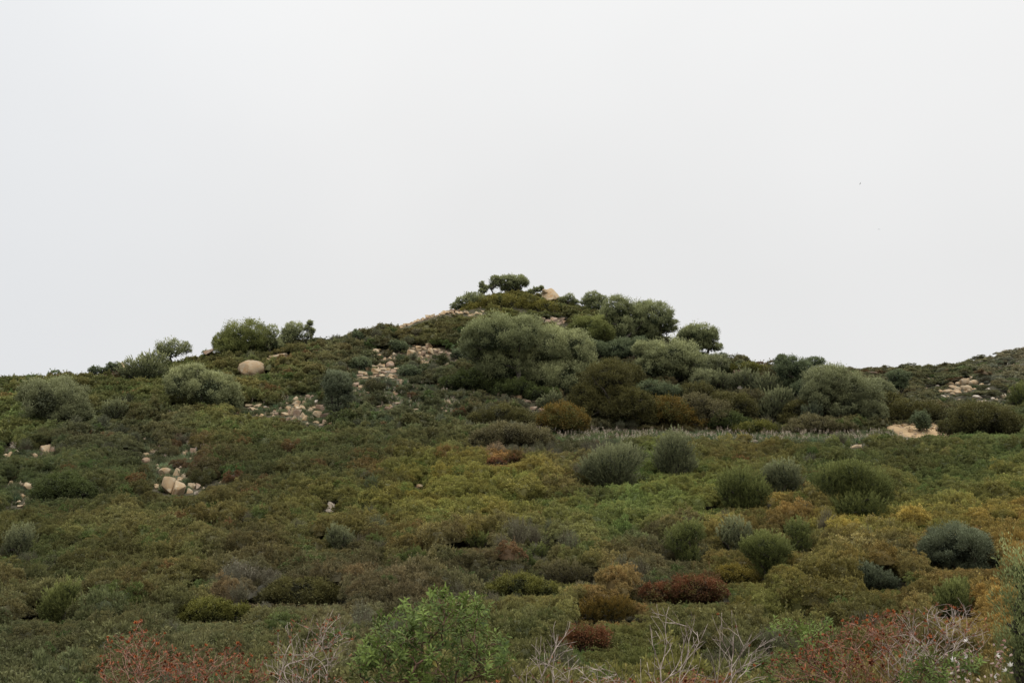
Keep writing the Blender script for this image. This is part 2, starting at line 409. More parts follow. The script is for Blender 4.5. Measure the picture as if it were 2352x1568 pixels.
def proto_lentisk(ntuft, nleaf, L, Wd, zs=0.72, jit=0.1, tr=0.115):
    a = Acc(); dome_core(a, 0.34, 0.34)
    d = rdir(ntuft, 0.02, 1.0); r = rng.uniform(0.30, 0.54, ntuft)
    # a lumpy outline
    r *= 0.85 + 0.35 * np.array([vnoise(np.arctan2(k[1], k[0]) * 1.3 + 9, k[2] * 2 + ntuft, 5) for k in d])
    C = d * r[:, None] * np.array([1, 1, zs])
    tb = rng.uniform(0.12, 0.88, ntuft)
    for k in range(ntuft):
        ax = nrm(d[k] * 0.6 + np.array([0, 0, 0.9]))
        dd = nrm(rdir(nleaf) + ax * 0.75)
        P = C[k] + dd * (tr * rng.uniform(0.45, 1.0, nleaf))[:, None] * np.array([1, 1, 0.7])
        D = nrm(dd * 0.7 + ax * 0.35 + rdir(nleaf) * 0.45)
        Nn = nrm(dd + rdir(nleaf) * 0.5 + np.array([0, 0, 0.4]))
        top = dd @ ax
        a.leaves(P, D, Nn, L * rng.uniform(0.7, 1.25, nleaf), Wd * rng.uniform(0.8, 1.2, nleaf), np.clip(tb[k] * 0.7 + 0.25 * top + rng.uniform(-0.15, 0.2, nleaf) - 0.42 * np.clip(0.30 - P[:, 2], 0, 0.3) / 0.3, -0.35, 1.15))  # low leaves darkened, tuft tops lightened: shading painted into the leaf value
    ns = 14; k = rng.integers(0, ntuft, ns); B = C[k]; T_ = B * np.array([1.05, 1.05, 1]) + np.stack([rng.normal(0, .03, ns), rng.normal(0, .03, ns), rng.uniform(.12, .26, ns)], 1)
    a.tube(B, T_, 0.005, 0.003, 0.5, 3, 0.6)
    m_ = 10; kk = np.repeat(np.arange(ns), m_); t_ = rng.uniform(.3, 1.05, ns * m_)[:, None]
    a.leaves(B[kk] + (T_[kk] - B[kk]) * t_, nrm(rdir(ns * m_) + np.array([0, 0, .6])), rdir(ns * m_), L * .9, Wd * .9, rng.uniform(.4, 1.1, ns * m_))
    return a.mesh('lentisk_sprig', SCRUB)

def proto_twiggy(ntw, nleaf, L, Wd, hgt=0.7, tww=0.012, twfrac=1.0):
    a = Acc(); dome_core(a, 0.26, 0.25, -0.4)
    az = rng.uniform(0, 6.28, ntw); sp = rng.uniform(0.05, 0.62, ntw)
    B = np.stack([np.cos(az) * 0.12 * sp, np.sin(az) * 0.12 * sp, np.zeros(ntw)], 1)
    tip = np.stack([np.cos(az) * 0.55 * sp ** 0.8, np.sin(az) * 0.55 * sp ** 0.8, hgt * rng.uniform(0.6, 1.0, ntw) * (1.05 - 0.5 * sp)], 1)
    mid = (B + tip) / 2 + rng.normal(0, 0.03, (ntw, 3)) + np.array([0, 0, 0.05])
    a.tube(B, mid, tww, tww * 0.8, 0.3, 3, twfrac); a.tube(mid, tip, tww * 0.8, tww * 0.35, 0.6, 3, twfrac)
    k = rng.integers(0, ntw, nleaf); t = rng.uniform(0.25, 1.05, nleaf)[:, None]
    P = mid[k] + (tip[k] - mid[k]) * t + rng.normal(0, 0.025, (nleaf, 3))
    D = nrm(nrm(tip[k] - mid[k]) + rdir(nleaf) * 0.8)
    a.leaves(P, D, rdir(nleaf), L * rng.uniform(0.7, 1.3, nleaf), Wd, np.clip(rng.uniform(0.0, 0.9, ntw)[k] * 0.6 + rng.uniform(0, 0.45, nleaf), 0, 1.1))
    return a.mesh('heath_sprig', SCRUB)

near_l = [proto_lentisk(46, 60, 0.058, 0.022, zs=z, tr=t) for z, t in ((0.7, 0.10), (0.8, 0.11), (0.62, 0.10), (0.75, 0.12), (0.7, 0.09), (0.85, 0.11))]
near_t = [proto_twiggy(90, 1500, 0.04, 0.014, h) for h in (0.62, 0.7, 0.8)] + [proto_twiggy(150, 500, 0.04, 0.014, h, 0.009) for h in (0.65, 0.75)]
far_l = [proto_lentisk(30, 46, 0.085, 0.04, zs=z, tr=0.12) for z in (0.7, 0.8, 0.62, 0.9)]
far_t = [proto_twiggy(70, 900, 0.07, 0.025, h) for h in (0.65, 0.8)]

# colour zones: u, v, reach in px, colour in the picture, share of twiggy growth
Z = [
 (1180, 700, 110, (74, 72, 34), .1), (960, 760, 100, (74, 68, 40), .25), (820, 800, 100, (66, 62, 42), .35), (600, 840, 110, (74, 70, 40), .15), (450, 860, 80, (76, 74, 38), .1),
 (150, 880, 160, (66, 66, 36), .1), (60, 950, 90, (72, 76, 40), .1), (300, 910, 110, (68, 70, 34), .1), (330, 990, 120, (60, 58, 40), .3), (200, 1010, 100, (54, 54, 40), .4),
 (560, 985, 130, (74, 72, 38), .1), (720, 1010, 140, (62, 64, 36), .1), (1000, 1000, 130, (58, 60, 38), .2), (1180, 1000, 120, (66, 62, 44), .4), (1080, 930, 100, (56, 54, 38), .35), (900, 920, 130, (60, 60, 44), .45),
 (190, 1120, 130, (52, 60, 36), .1), (600, 1070, 120, (62, 62, 36), .1), (820, 1090, 120, (56, 58, 36), .2), (450, 1060, 60, (78, 52, 40), .3), (520, 1120, 100, (60, 60, 38), .15),
 (855, 1085, 45, (102, 70, 38), .2), (1150, 1065, 45, (118, 66, 40), .2), (1230, 1090, 90, (96, 88, 38), .1), (1060, 1100, 110, (90, 84, 36), .05), (960, 1150, 140, (98, 90, 34), .05), (1200, 1160, 150, (88, 84, 34), .05),
 (760, 1190, 120, (86, 81, 36), .05), (500, 1180, 120, (78, 71, 38), .1), (250, 1200, 140, (74, 69, 38), .1), (700, 1240, 140, (72, 66, 36), .1), (950, 1250, 130, (74, 66, 36), .2),
 (1450, 1160, 130, (86, 94, 46), .0), (1600, 1170, 120, (88, 88, 40), .0), (1350, 1220, 120, (78, 84, 42), .1), (1300, 1120, 80, (84, 66, 40), .3), (1330, 1060, 100, (62, 58, 42), .4),
 (1750, 1030, 120, (88, 80, 40), .1), (1900, 1080, 120, (72, 76, 40), .1), (2100, 1040, 120, (68, 68, 38), .1), (2260, 1020, 90, (72, 80, 44), .05), (2200, 1100, 140, (82, 86, 44), .0), (2120, 1160, 130, (92, 90, 44), .0), (2300, 1150, 90, (92, 92, 44), .0),
 (1960, 1225, 90, (122, 106, 40), .0), (2100, 1215, 100, (124, 104, 40), .0), (2300, 1210, 110, (122, 102, 44), .0), (1780, 1170, 70, (104, 88, 40), .1), (1850, 1200, 70, (96, 78, 42), .2), (1700, 1230, 80, (100, 84, 44), .2),
 (1900, 1290, 90, (90, 81, 44), .2), (2030, 1270, 90, (88, 78, 46), .25), (1680, 1310, 70, (100, 86, 42), .0), (1500, 1310, 110, (70, 64, 46), .4), (1420, 1330, 90, (82, 72, 42), .3), (1250, 1300, 120, (74, 66, 46), .5), (1090, 1310, 110, (66, 60, 42), .3),
 (1310, 1350, 100, (92, 86, 38), .05), (1250, 1400, 100, (72, 72, 38), .1), (1400, 1400, 90, (100, 76, 44), .4), (1600, 1420, 110, (80, 76, 42), .2), (1800, 1370, 110, (92, 84, 36), .05), (1950, 1390, 110, (90, 83, 40), .0), (2120, 1380, 100, (96, 82, 42), .0), (2280, 1400, 110, (118, 92, 42), .0), (2240, 1320, 80, (104, 84, 44), .1),
 (120, 1280, 110, (70, 68, 36), .2), (380, 1290, 140, (72, 68, 36), .1), (560, 1300, 110, (68, 62, 40), .2), (820, 1310, 120, (66, 58, 40), .2), (1000, 1200, 110, (92, 86, 36), .0),
 (100, 1400, 110, (66, 62, 38), .1), (300, 1380, 110, (68, 62, 36), .1), (490, 1410, 90, (84, 72, 40), .1), (560, 1375, 70, (88, 76, 68), .9), (700, 1380, 120, (64, 56, 40), .2), (850, 1380, 100, (68, 60, 46), .4),
 (200, 1480, 130, (62, 62, 40), .1), (430, 1490, 110, (64, 64, 44), .4), (600, 1480, 110, (66, 66, 42), .2), (800, 1450, 90, (74, 70, 50), .4), (70, 1530, 120, (60, 60, 40), .2), (1250, 1480, 120, (80, 76, 42), .2), (1450, 1500, 120, (88, 82, 38), .1), (1700, 1490, 110, (84, 78, 44), .1), (2000, 1480, 150, (92, 80, 44), .1),
 (1700, 940, 130, (62, 54, 40), .6), (1560, 930, 90, (70, 60, 40), .4), (1850, 950, 100, (60, 54, 42), .6), (2020, 930, 80, (58, 54, 40), .4), (1500, 870, 100, (56, 54, 40), .3), (1750, 880, 100, (62, 60, 44), .3), (1650, 860, 90, (60, 62, 44), .2), (1380, 760, 90, (66, 64, 36), .1), (1280, 715, 80, (62, 64, 36), .1), (1100, 860, 70, (50, 52, 34), .1), (1060, 800, 60, (54, 54, 36), .2),
 (2000, 880, 110, (66, 62, 46), .3), (2150, 870, 120, (66, 66, 46), .3), (2250, 890, 100, (64, 64, 46), .3), (2150, 930, 100, (58, 54, 40), .4), (2300, 850, 70, (82, 76, 66), .5), (2240, 945, 80, (56, 56, 38), .1),
]
ZU = np.array([[z[0], z[1], z[2]] for z in Z], float); ZC = np.array([alb(*z[3]) for z in Z]); ZC = ZC * 0.84 + 0.16 * ZC.mean(1, keepdims=True); ZC = 0.8 * ZC + 0.2 * ZC.mean(0); ZC *= np.array([1.02, 1.0, 0.9]); ZT = np.array([z[4] for z in Z])
def zone(u, v, sharp=2.2):
    d2 = ((u[:, None] - ZU[None, :, 0]) ** 2 + ((v[:, None] - ZU[None, :, 1]) * 1.5) ** 2) / ZU[None, :, 2] ** 2
    w = np.exp(-d2 * sharp) + 1e-6 / (d2 + 0.05)
    w /= w.sum(1, keepdims=True)
    return w @ ZC, w @ ZT

seen_rocks = []
keep_out = []      # (x, y, radius) kept clear of scrub; filled by stones and trunks below, so the scatter runs last

# ------------------------------------------------------------------ stones
def stone_mesh(kind, seed, mat):
    r = random.Random(seed); bm = bmesh.new()
    if kind == 'round':
        bmesh.ops.create_icosphere(bm, subdivisions=4, radius=0.5)
        o = r.uniform(0, 50)
        for v in bm.verts:
            c = v.co.normalized()
            n = float(fbm(np.array([c.x * 1.3 + o]), np.array([c.y * 1.3 + c.z * 0.9 + o]), seed, 3)[0]) - 0.5
            # a cut on one flank and a flattened foot
            k = 0.5 * (1 + 0.42 * n)
            v.co = c * k
        cuts = [((r.uniform(-1, 1), r.uniform(-1, 0.2), r.uniform(-0.3, 0.5)), r.uniform(0.36, 0.44)) for _ in range(3)]
        for (d, q) in cuts:
            L_ = math.sqrt(sum(x * x for x in d)); d = [x / L_ for x in d]
            for v in bm.verts:
                s = v.co.x * d[0] + v.co.y * d[1] + v.co.z * d[2]
                if s > q:
                    for i in range(3): v.co[i] -= (s - q) * 0.9 * d[i]
    else:
        pts = 15 if kind == 'block' else 12
        for i in range(pts):
            p_ = [r.uniform(-1, 1) for _ in range(3)]
            m_ = max(abs(x) for x in p_); e = 0.6 if kind == 'block' else 0.8
            p_ = [x / (m_ ** e) * 0.5 for x in p_]
            if kind == 'peak' and p_[2] > 0: p_[0] *= 1 - 1.5 * p_[2]; p_[1] *= 1 - 1.5 * p_[2]
            bm.verts.new(p_)
        if kind == 'peak': bm.verts.new((r.uniform(-.1, .1), 0, 0.55))
        res = bmesh.ops.convex_hull(bm, input=bm.verts)
        bmesh.ops.delete(bm, geom=list({g for g in res['geom_interior'] + res['geom_unused'] if isinstance(g, bmesh.types.BMVert)}), context='VERTS')
        bmesh.ops.dissolve_limit(bm, angle_limit=0.25, verts=bm.verts, edges=bm.edges)
        bmesh.ops.bevel(bm, geom=list(bm.edges), offset=0.045, segments=2, affect='EDGES', profile=0.6)
        bmesh.ops.triangulate(bm, faces=bm.faces)
        bmesh.ops.subdivide_edges(bm, edges=[e for e in bm.edges if e.calc_length() > 0.16], cuts=2, use_grid_fill=False)
        bmesh.ops.triangulate(bm, faces=bm.faces)
        o = r.uniform(0, 90)
        for v in bm.verts:
            n = float(fbm(np.array([v.co.x * 4 + o]), np.array([v.co.y * 4 + v.co.z * 3 + o]), seed, 3)[0]) - 0.5
            v.co += v.co.normalized() * n * 0.09
    me = bpy.data.meshes.new('stone'); bm.to_mesh(me); bm.free()
    # scale to a unit box
    co = np.empty(len(me.vertices) * 3, np.float32); me.vertices.foreach_get('co', co); co = co.reshape(-1, 3)
    co -= (co.max(0) + co.min(0)) / 2; co /= (co.max(0) - co.min(0)); me.vertices.foreach_set('co', co.ravel()); me.update()
    me.polygons.foreach_set('use_smooth', np.ones(len(me.polygons), bool))
    if kind != 'round': me.set_sharp_from_angle(angle=math.radians(32))
    me.materials.append(mat)
    return me

LIB = {}
for kind, n in (('block', 9), ('round', 6), ('peak', 3), ('slab', 5)):
    for mt, mk in ((ROCK, 't'), (ROCK_GREY, 'g'), (ROCK_PALE, 'p')):
        LIB[kind, mk] = [stone_mesh(kind, 100 * i + 7 * len(kind) + ord(mk), mt) for i in range(n if mk == 't' else max(2, n // 2))]

def place_stone(name, u, v, w, h, kind='block', mk='t', label=None, cat='rock', group=None, sink=0.12, roll=None, dk=0.85, yy=None):
    """u, v: middle of the stone as seen; w, h: size as seen"""
    x, y, z = hit(u, v + h * 0.45) if yy is None else yy
    s = y / F
    P = at(u, v, y); ridge = y > 105 and 870 < u < 1050 and y < 150 and v < 752
    if ridge: P[2] = min(P[2], float(ground(P[0], y + 0.25 * w * s)) + 0.4 * h * s)
    me = random.choice(LIB[kind, mk])
    o = obj(name, me)
    o.scale = (w * s * 1.08, max(w, h) * s * dk, h * s * (1.1 + sink))
    o.location = (P[0], y + 0.25 * w * s, P[2] - sink * 0.5 * h * s)
    o.rotation_euler = (random.uniform(-.12, .12), roll if roll is not None else random.uniform(-0.2, 0.2), random.uniform(-0.5, 0.5) if kind != 'round' else random.uniform(0, 6.28))
    if label: tag(o, label, cat, group)
    keep_out.append((P[0], y, w * s * 0.5)); pu_, pv_ = project(np.array([P[0], y, P[2]])); seen_rocks.append((float(pu_[0]), float(pv_[0]), w, h, y))
    return o

ORD = ['first', 'second', 'third', 'fourth', 'fifth', 'sixth', 'seventh', 'eighth', 'ninth', 'tenth']
def pile(items, fu, fv, k, where, group, name='stone', cat='stone', kinds=('block', 'slab', 'block', 'peak'), mks='tttg', word='tan stone', per=6, mul=1.0):
    """items: (x, y, w, h[, kind[, mat]]) in an enlargement; rows from top to bottom, labelled by place in the row"""
    L_ = []
    for it in items:
        kd = it[4] if len(it) > 4 and it[4] else random.choice(kinds); mk = it[5] if len(it) > 5 else random.choice(mks)
        L_.append((fu + it[0] * k, fv + it[1] * k, it[2] * k * mul, it[3] * k * mul, kd, mk))
    L_.sort(key=lambda a: a[1])
    nr = max(1, round(len(L_) / per)); out_ = []
    size = math.ceil(len(L_) / nr); nr = math.ceil(len(L_) / size)
    for r_ in range(nr):
        row = sorted(L_[r_ * size:(r_ + 1) * size], key=lambda a: a[0])
        rn = '' if nr == 1 else ((', top' if r_ == 0 else ', bottom' if r_ == nr - 1 else ', ' + ORD[r_]) + ' row')
        for q, (u, v, w, h, kd, mk) in enumerate(row):
            if len(row) == 1: pos = word
            elif q == 0: pos = 'leftmost ' + word
            elif q == len(row) - 1: pos = 'rightmost ' + word
            else: pos = ORD[q] + ' ' + word + ' from left'
            out_.append(place_stone(name, u, v, max(w, 4), max(h, 3), kd, mk, '%s%s, in %s' % (pos, rn, where), cat, group))
    return out_

# slabs and boulders on the left of the near slope
A0 = (308, 997.3, .09354)
def solo(z, tab, name, label, kind, mk='t', cat='rock', roll=None, group=None):
    fu, fv, k = z; x, y, w, h = tab
    return place_stone(name, fu + x * k, fv + y * k, w * k, h * k, kind, mk, label, cat, group, roll=roll)
solo(A0, (265, 645, 255, 150), 'boulder', 'low rounded grey boulder at the left edge of the split rock cluster', 'round', 'g')
solo(A0, (730, 930, 320, 210), 'boulder', 'big pitted pale boulder left of the pointed rock', 'round', 't')
solo(A0, (1030, 930, 250, 200), 'rock', 'pointed triangular rock perched on the tall split slabs', 'peak', 't', roll=0)
solo(A0, (1130, 850, 110, 130), 'rock', 'small dark rounded rock behind the pointed rock', 'round', 'g')
solo(A0, (830, 1270, 290, 430), 'rock_slab', 'tall leaning pale slab, left half of the split rock', 'slab', 't', roll=0.18)
solo(A0, (1060, 1350, 260, 340), 'rock_slab', 'tall tan slab, right half of the split rock', 'slab', 't', roll=0.3)
solo(A0, (1100, 1140, 190, 110), 'rock', 'orange stained rock wedged under the pointed rock', 'block', 't')
solo(A0, (1230, 1040, 120, 150), 'rock', 'upright tan rock touching the split slab on its right', 'block', 't')
solo(A0, (1330, 1010, 110, 140), 'rock', 'upright tan rock at the right end above the split slab', 'block', 't')
pile([(275, 500, 130, 100), (430, 410, 150, 110), (590, 310, 110, 110), (520, 440, 110, 60), (370, 380, 80, 60)], *A0, 'the stones above the rounded grey boulder', 'stones above the split rock')
pile([(1225, 470, 90, 100), (1290, 420, 90, 80), (1420, 420, 130, 160), (1530, 450, 70, 80), (1390, 610, 110, 80)], *A0, 'flowery stones above the split rock', 'stones among flowers above the split rock')
pile([(540, 1280, 110, 160), (630, 1280, 90, 70), (560, 760, 120, 70), (580, 830, 150, 70)], *A0, 'the stones on the left flank of the split rock', 'stones left of the split rock')
pile([(1380, 1270, 130, 150), (1480, 1270, 100, 150), (1555, 1280, 90, 150), (1320, 1390, 180, 140), (1520, 1440, 90, 90, 'block', 'p'), (1615, 1450, 70, 60, 'block', 'p'), (1700, 1320, 70, 70)], *A0, 'the stones right of the split rock', 'stones right of the split rock', per=4)
pile([(2220, 1060, 80, 70), (2215, 1140, 100, 55), (2110, 1170, 90, 50)], *A0, 'three stones far right of the split rock', 'stones in the scrub')
solo(A0, (250, 90, 100, 65), 'stone', 'single pinkish stone in scrub above the split rock cluster', 'block', 't', 'stone')

# scree left of the upright dark shrub
B0 = (542.7, 894.7, .13095)
pile([(210, 285, 150, 70, 'slab'), (225, 330, 60, 60), (285, 340, 100, 70), (35, 395, 80, 65), (500, 300, 75, 40, 'block', 'p'), (350, 440, 85, 55), (435, 445, 110, 55), (500, 440, 40, 25)], *B0, 'the left part of the grassy scree', 'stones of the grassy scree', per=4)
pile([(705, 420, 105, 65), (640, 455, 55, 45), (660, 380, 75, 35), (850, 430, 145, 85), (520, 405, 55, 25), (780, 330, 75, 50), (890, 240, 55, 40)], *B0, 'the middle part of the grassy scree', 'stones of the grassy scree', per=4)
pile([(900, 330, 85, 75), (910, 410, 105, 115), (970, 390, 95, 140), (1030, 360, 75, 75), (1080, 340, 115, 105), (1060, 420, 130, 135), (1040, 230, 150, 95, 'slab'), (1060, 285, 115, 65), (1190, 220, 85, 55), (1040, 160, 100, 90), (1150, 320, 105, 85), (1150, 445, 100, 95), (1190, 500, 125, 95), (1230, 590, 105, 115), (900, 520, 85, 65), (1000, 500, 95, 75)], *B0, 'the heaped stones in the scree centre', 'stones of the grassy scree', per=5)
pile([(1250, 130, 90, 90), (1330, 120, 80, 55), (1400, 210, 85, 65, 'round', 'p'), (1330, 300, 125, 75), (1290, 340, 95, 65), (1450, 310, 125, 95), (1520, 340, 115, 85), (1410, 440, 145, 125), (1540, 460, 135, 85), (1545, 250, 75, 55), (1385, 560, 95, 75), (1545, 570, 95, 95), (1620, 590, 95, 55), (1450, 620, 120, 45)], *B0, 'the scree beside the upright shrub', 'stones of the grassy scree', per=5)

# piles higher on the hill
C0 = (792, 770, .11225)
pile([(1715, 215, 155, 125, 'slab'), (1490, 255, 105, 85), (1500, 305, 125, 65), (1620, 265, 105, 75), (1680, 250, 75, 85), (1750, 330, 105, 145), (1600, 380, 95, 115), (1530, 375, 65, 85), (1345, 350, 165, 115), (1545, 450, 105, 75), (1690, 440, 75, 85), (1840, 290, 95, 65), (1850, 335, 115, 75), (1920, 310, 95, 85), (1950, 360, 105, 65), (2040, 350, 115, 65), (2130, 380, 95, 75), (1300, 270, 65, 45), (1390, 270, 65, 45)], *C0, 'the upper stone pile on the hill', 'stones of the upper pile', per=5, mks='tttg')
pile([(630, 320, 135, 95, 'round'), (510, 345, 115, 75), (590, 285, 100, 45), (1000, 380, 75, 65), (920, 465, 85, 65), (800, 480, 85, 65), (710, 400, 85, 35)], *C0, 'the loose stones left of the upper pile', 'loose stones on the hill', per=4)
pile([(1540, 560, 125, 95), (1660, 555, 125, 45, 'slab'), (1810, 610, 125, 95), (1870, 690, 95, 45), (1950, 695, 85, 55), (2085, 590, 95, 75), (2300, 500, 85, 45)], *C0, 'the loose stones below the upper pile', 'loose stones on the hill', per=4)
solo(C0, (920, 590, 235, 130), 'boulder', 'large domed flat-bottomed boulder topping the ruined stone pile', 'round', 'g')
pile([(720, 610, 115, 85), (570, 640, 195, 70, 'slab'), (770, 620, 95, 65), (620, 720, 195, 90, 'slab'), (460, 690, 85, 75), (780, 690, 145, 50, 'slab'), (870, 700, 125, 65), (990, 730, 145, 85), (1100, 690, 200, 65, 'slab'), (1130, 740, 145, 115), (870, 745, 125, 40, 'slab', 'p'), (790, 765, 115, 65), (620, 785, 145, 55, 'slab'), (360, 770, 185, 75, 'slab'), (300, 820, 145, 55), (630, 830, 125, 65), (750, 820, 145, 65), (920, 815, 155, 65), (1030, 840, 125, 65), (420, 870, 185, 45, 'slab'), (540, 860, 115, 55), (950, 870, 125, 45), (1130, 915, 135, 45), (1150, 970, 95, 75)], *C0, 'the ruined stone pile on the hill', 'stones of the ruined pile', per=6, mks='tttg')
pile([(200, 1010, 155, 115), (320, 1040, 85, 45), (330, 1080, 95, 55), (190, 1140, 95, 55), (470, 1170, 125, 45)], *C0, 'the stones right beside the upright shrub', 'stones among the asphodels', per=5)
pile([(880, 1120, 125, 55), (1030, 1200, 105, 65), (690, 1460, 115, 65), (930, 1450, 95, 75), (870, 1500, 125, 85), (1060, 1390, 125, 65), (1380, 1330, 115, 55), (1470, 1105, 65, 75)], *C0, 'the stones among asphodels under the ruined pile', 'stones among the asphodels', per=4)
pile([(2110, 1320, 105, 45), (2120, 1370, 85, 75), (1460, 1520, 115, 45), (2040, 1545, 145, 65), (2160, 1115, 60, 45), (1970, 1060, 115, 35)], *C0, 'stones below left of the big olive', 'stones among the asphodels', per=3)

# skyline stones, the summit block, cairn and wall
D0 = (880, 616, .18707)
pile([(75, 692, 60, 38), (150, 688, 72, 42), (200, 678, 55, 42), (235, 666, 85, 50), (285, 628, 135, 38, 'slab'), (290, 652, 95, 42), (340, 642, 65, 38), (380, 605, 55, 34), (410, 583, 65, 34, 'slab')], *D0, 'the lower stone ridge on the left skyline', 'stones of the skyline ridge', per=5, mks='t')
pile([(430, 607, 85, 42), (490, 600, 65, 42), (550, 573, 75, 54), (605, 563, 55, 48), (580, 592, 65, 32), (660, 547, 75, 38), (700, 532, 75, 38)], *D0, 'the middle stone ridge on the left skyline', 'stones of the skyline ridge', per=4, mks='t')
pile([(750, 508, 125, 54), (720, 550, 85, 28), (800, 522, 65, 42), (845, 463, 65, 48, 'block', 'g'), (800, 547, 65, 28), (840, 542, 55, 38)], *D0, 'the upper stone ridge on the left skyline', 'stones of the skyline ridge', per=3, mks='t')
pile([(910, 547, 55, 34), (950, 547, 65, 38), (1020, 547, 65, 42), (1060, 577, 85, 28), (1145, 547, 55, 42), (1180, 562, 75, 32), (1230, 532, 65, 28), (1110, 572, 65, 28)], *D0, 'the stone line crossing below the summit scrub', 'stones below the summit', per=8, mks='t')
solo(D0, (2030, 312, 195, 128), 'boulder', 'large angular cream boulder standing on the summit skyline', 'block', 't', roll=-0.25)
solo(D0, (1982, 277, 62, 44), 'stone', 'small stone leaning on the left of the summit boulder', 'block', 't', 'stone')
solo(D0, (2105, 355, 64, 54), 'stone', 'small stone at the right foot of the summit boulder', 'peak', 't', 'stone')
pile([(2075, 482, 74, 38, 'slab'), (2010, 502, 64, 34), (2065, 512, 54, 42), (2110, 516, 50, 34), (1985, 518, 50, 24)], *D0, 'the small cairn below the summit boulder', 'stones of the cairn', per=5, mks='g')
pile([(1950, 622, 85, 44, 'round', 'g'), (2030, 642, 105, 38), (2090, 622, 95, 54), (2145, 632, 65, 38), (2200, 630, 65, 40), (2130, 658, 85, 44), (2030, 672, 95, 34), (2180, 672, 65, 44), (2220, 662, 45, 48), (2130, 688, 115, 44)], *D0, 'the ruined wall above the big olives', 'stones of the ruined wall', per=5, mks='g')

# boulder field on the far hill
E0 = (2053.4, 806.7, .1403)
pile([(920, 530, 135, 64), (1055, 530, 115, 64), (1170, 500, 165, 115), (1315, 510, 165, 90), (1440, 540, 85, 40), (1110, 440, 55, 40), (1150, 466, 125, 30, 'slab'), (1275, 435, 60, 60, 'slab'), (1215, 452, 55, 34)], *E0, 'the upper boulder heap on the far hill', 'boulders of the far heap', name='boulder', cat='boulder', kinds=('round',), mks='t', word='tan boulder', per=5)
pile([(970, 582, 185, 60), (1130, 592, 95, 75), (1215, 602, 125, 95), (1050, 612, 105, 54), (1030, 642, 145, 54), (890, 652, 155, 66), (1040, 668, 145, 60), (1230, 642, 85, 50), (760, 652, 105, 50), (960, 697, 85, 40), (1170, 662, 65, 28), (1310, 617, 75, 30)], *E0, 'the lower boulder heap on the far hill', 'boulders of the far heap', name='boulder', cat='boulder', kinds=('round',), mks='t', word='tan boulder', per=4)
pile([(800, 735, 105, 44), (880, 742, 44, 40), (1365, 745, 155, 60), (1415, 835, 105, 60), (1065, 790, 48, 20)], *E0, 'the boulders strewn under the far heap', 'scattered far boulders', name='boulder', cat='boulder', kinds=('round',), mks='tp', word='pale boulder', per=3)
pile([(545, 445, 80, 22), (625, 450, 55, 34), (500, 600, 85, 34), (710, 565, 65, 34)], *E0, 'the boulders left of the far heap', 'scattered far boulders', name='boulder', cat='boulder', kinds=('round',), mks='tp', word='pale boulder', per=2)
pile([(1540, 615, 75, 34), (1560, 540, 45, 18), (1315, 355, 65, 28), (1720, 265, 65, 28), (1885, 205, 65, 34), (1965, 215, 48, 18), (1785, 290, 40, 18)], *E0, 'the boulders up-slope right of the far heap', 'scattered far boulders', name='boulder', cat='boulder', kinds=('round',), mks='pt', word='pale boulder', per=4)
pile([(1925, 650, 115, 80), (1795, 740, 105, 50), (1680, 790, 50, 44), (1620, 770, 65, 40), (1770, 855, 55, 40), (1490, 810, 75, 34), (1810, 710, 65, 28)], *E0, 'the boulders at the far right edge', 'scattered far boulders', name='boulder', cat='boulder', kinds=('round',), mks='tp', word='pale boulder', per=4)

# stones at the left border
F0 = (0, 1004.6, .10756)
pile([(275, 190, 145, 65, 'slab', 'p'), (310, 280, 95, 95), (180, 360, 95, 100), (170, 430, 120, 60), (685, 355, 115, 115), (940, 260, 135, 140), (1120, 240, 145, 140)], *F0, 'stones above flowers at the left border', 'stones at the left border', per=4, mul=1.3)
pile([(1140, 755, 145, 66), (200, 985, 95, 95), (465, 970, 115, 145), (610, 1045, 215, 140), (540, 1190, 95, 75), (500, 1260, 175, 48, 'slab'), (440, 1230, 64, 60), (400, 1360, 64, 44), (560, 1390, 115, 66), (420, 1470, 115, 54)], *F0, 'the stones tumbling down the left border', 'stones at the left border', per=4, mul=1.25)

# single rocks
place_stone('boulder', 574, 846, 74, 37, 'round', 't', 'large smooth egg-shaped brown boulder on the left slope', 'boulder', roll=0.1)
G0 = (0, 733.3, .343)
solo(G0, (570, 402, 115, 58), 'rock', 'pale flat slab on the left skyline near the dark shrubs', 'slab', 'p', roll=-0.3)
solo(G0, (592, 425, 60, 30), 'rock', 'small white rock in front of the pale skyline slab', 'block', 'p')
solo(G0, (775, 350, 150, 100), 'rock_slab', 'big tilted brown slab on the left skyline beside silvery bush', 'slab', 't', roll=-0.5)
solo(G0, (722, 386, 75, 46), 'rock', 'lower tan rock under the tilted skyline slab', 'block', 't')
solo(G0, (1400, 215, 85, 34), 'rock_slab', 'dark flat slab on the skyline left of the dense olive', 'slab', 'g', roll=-0.3)
pile([(1840, 255, 95, 44), (1885, 245, 65, 40), (1790, 268, 55, 26)], *G0, 'the three pale stones right of the egg-shaped boulder', 'stones by the egg-shaped boulder')
solo(G0, (185, 566, 55, 34), 'stone', 'pale stone at the left foot of the big grey olive', 'block', 'p', 'stone')
H0 = (1544.4, 733.3, .343)
solo(H0, (435, 357, 62, 40), 'rock', 'boxy grey rock on the right shoulder of the hill', 'block', 'g')
solo(H0, (450, 457, 52, 26), 'stone', 'pale stone in scrub under the boxy grey rock', 'block', 'p', 'stone')
solo(H0, (1595, 745, 26, 40), 'stone', 'small orange upright stone on the bare sandy bank', 'block', 't', 'stone')
solo(H0, (540, 818, 60, 16), 'stone', 'flat pale stone at the near edge of the flowery terrace', 'slab', 'p', 'stone')
solo(H0, (1225, 850, 95, 22), 'stone', 'flat sandy stone at the near edge of the terrace, below the flowers', 'slab', 't', 'stone')
I0 = (733.3, 601.3, .343)
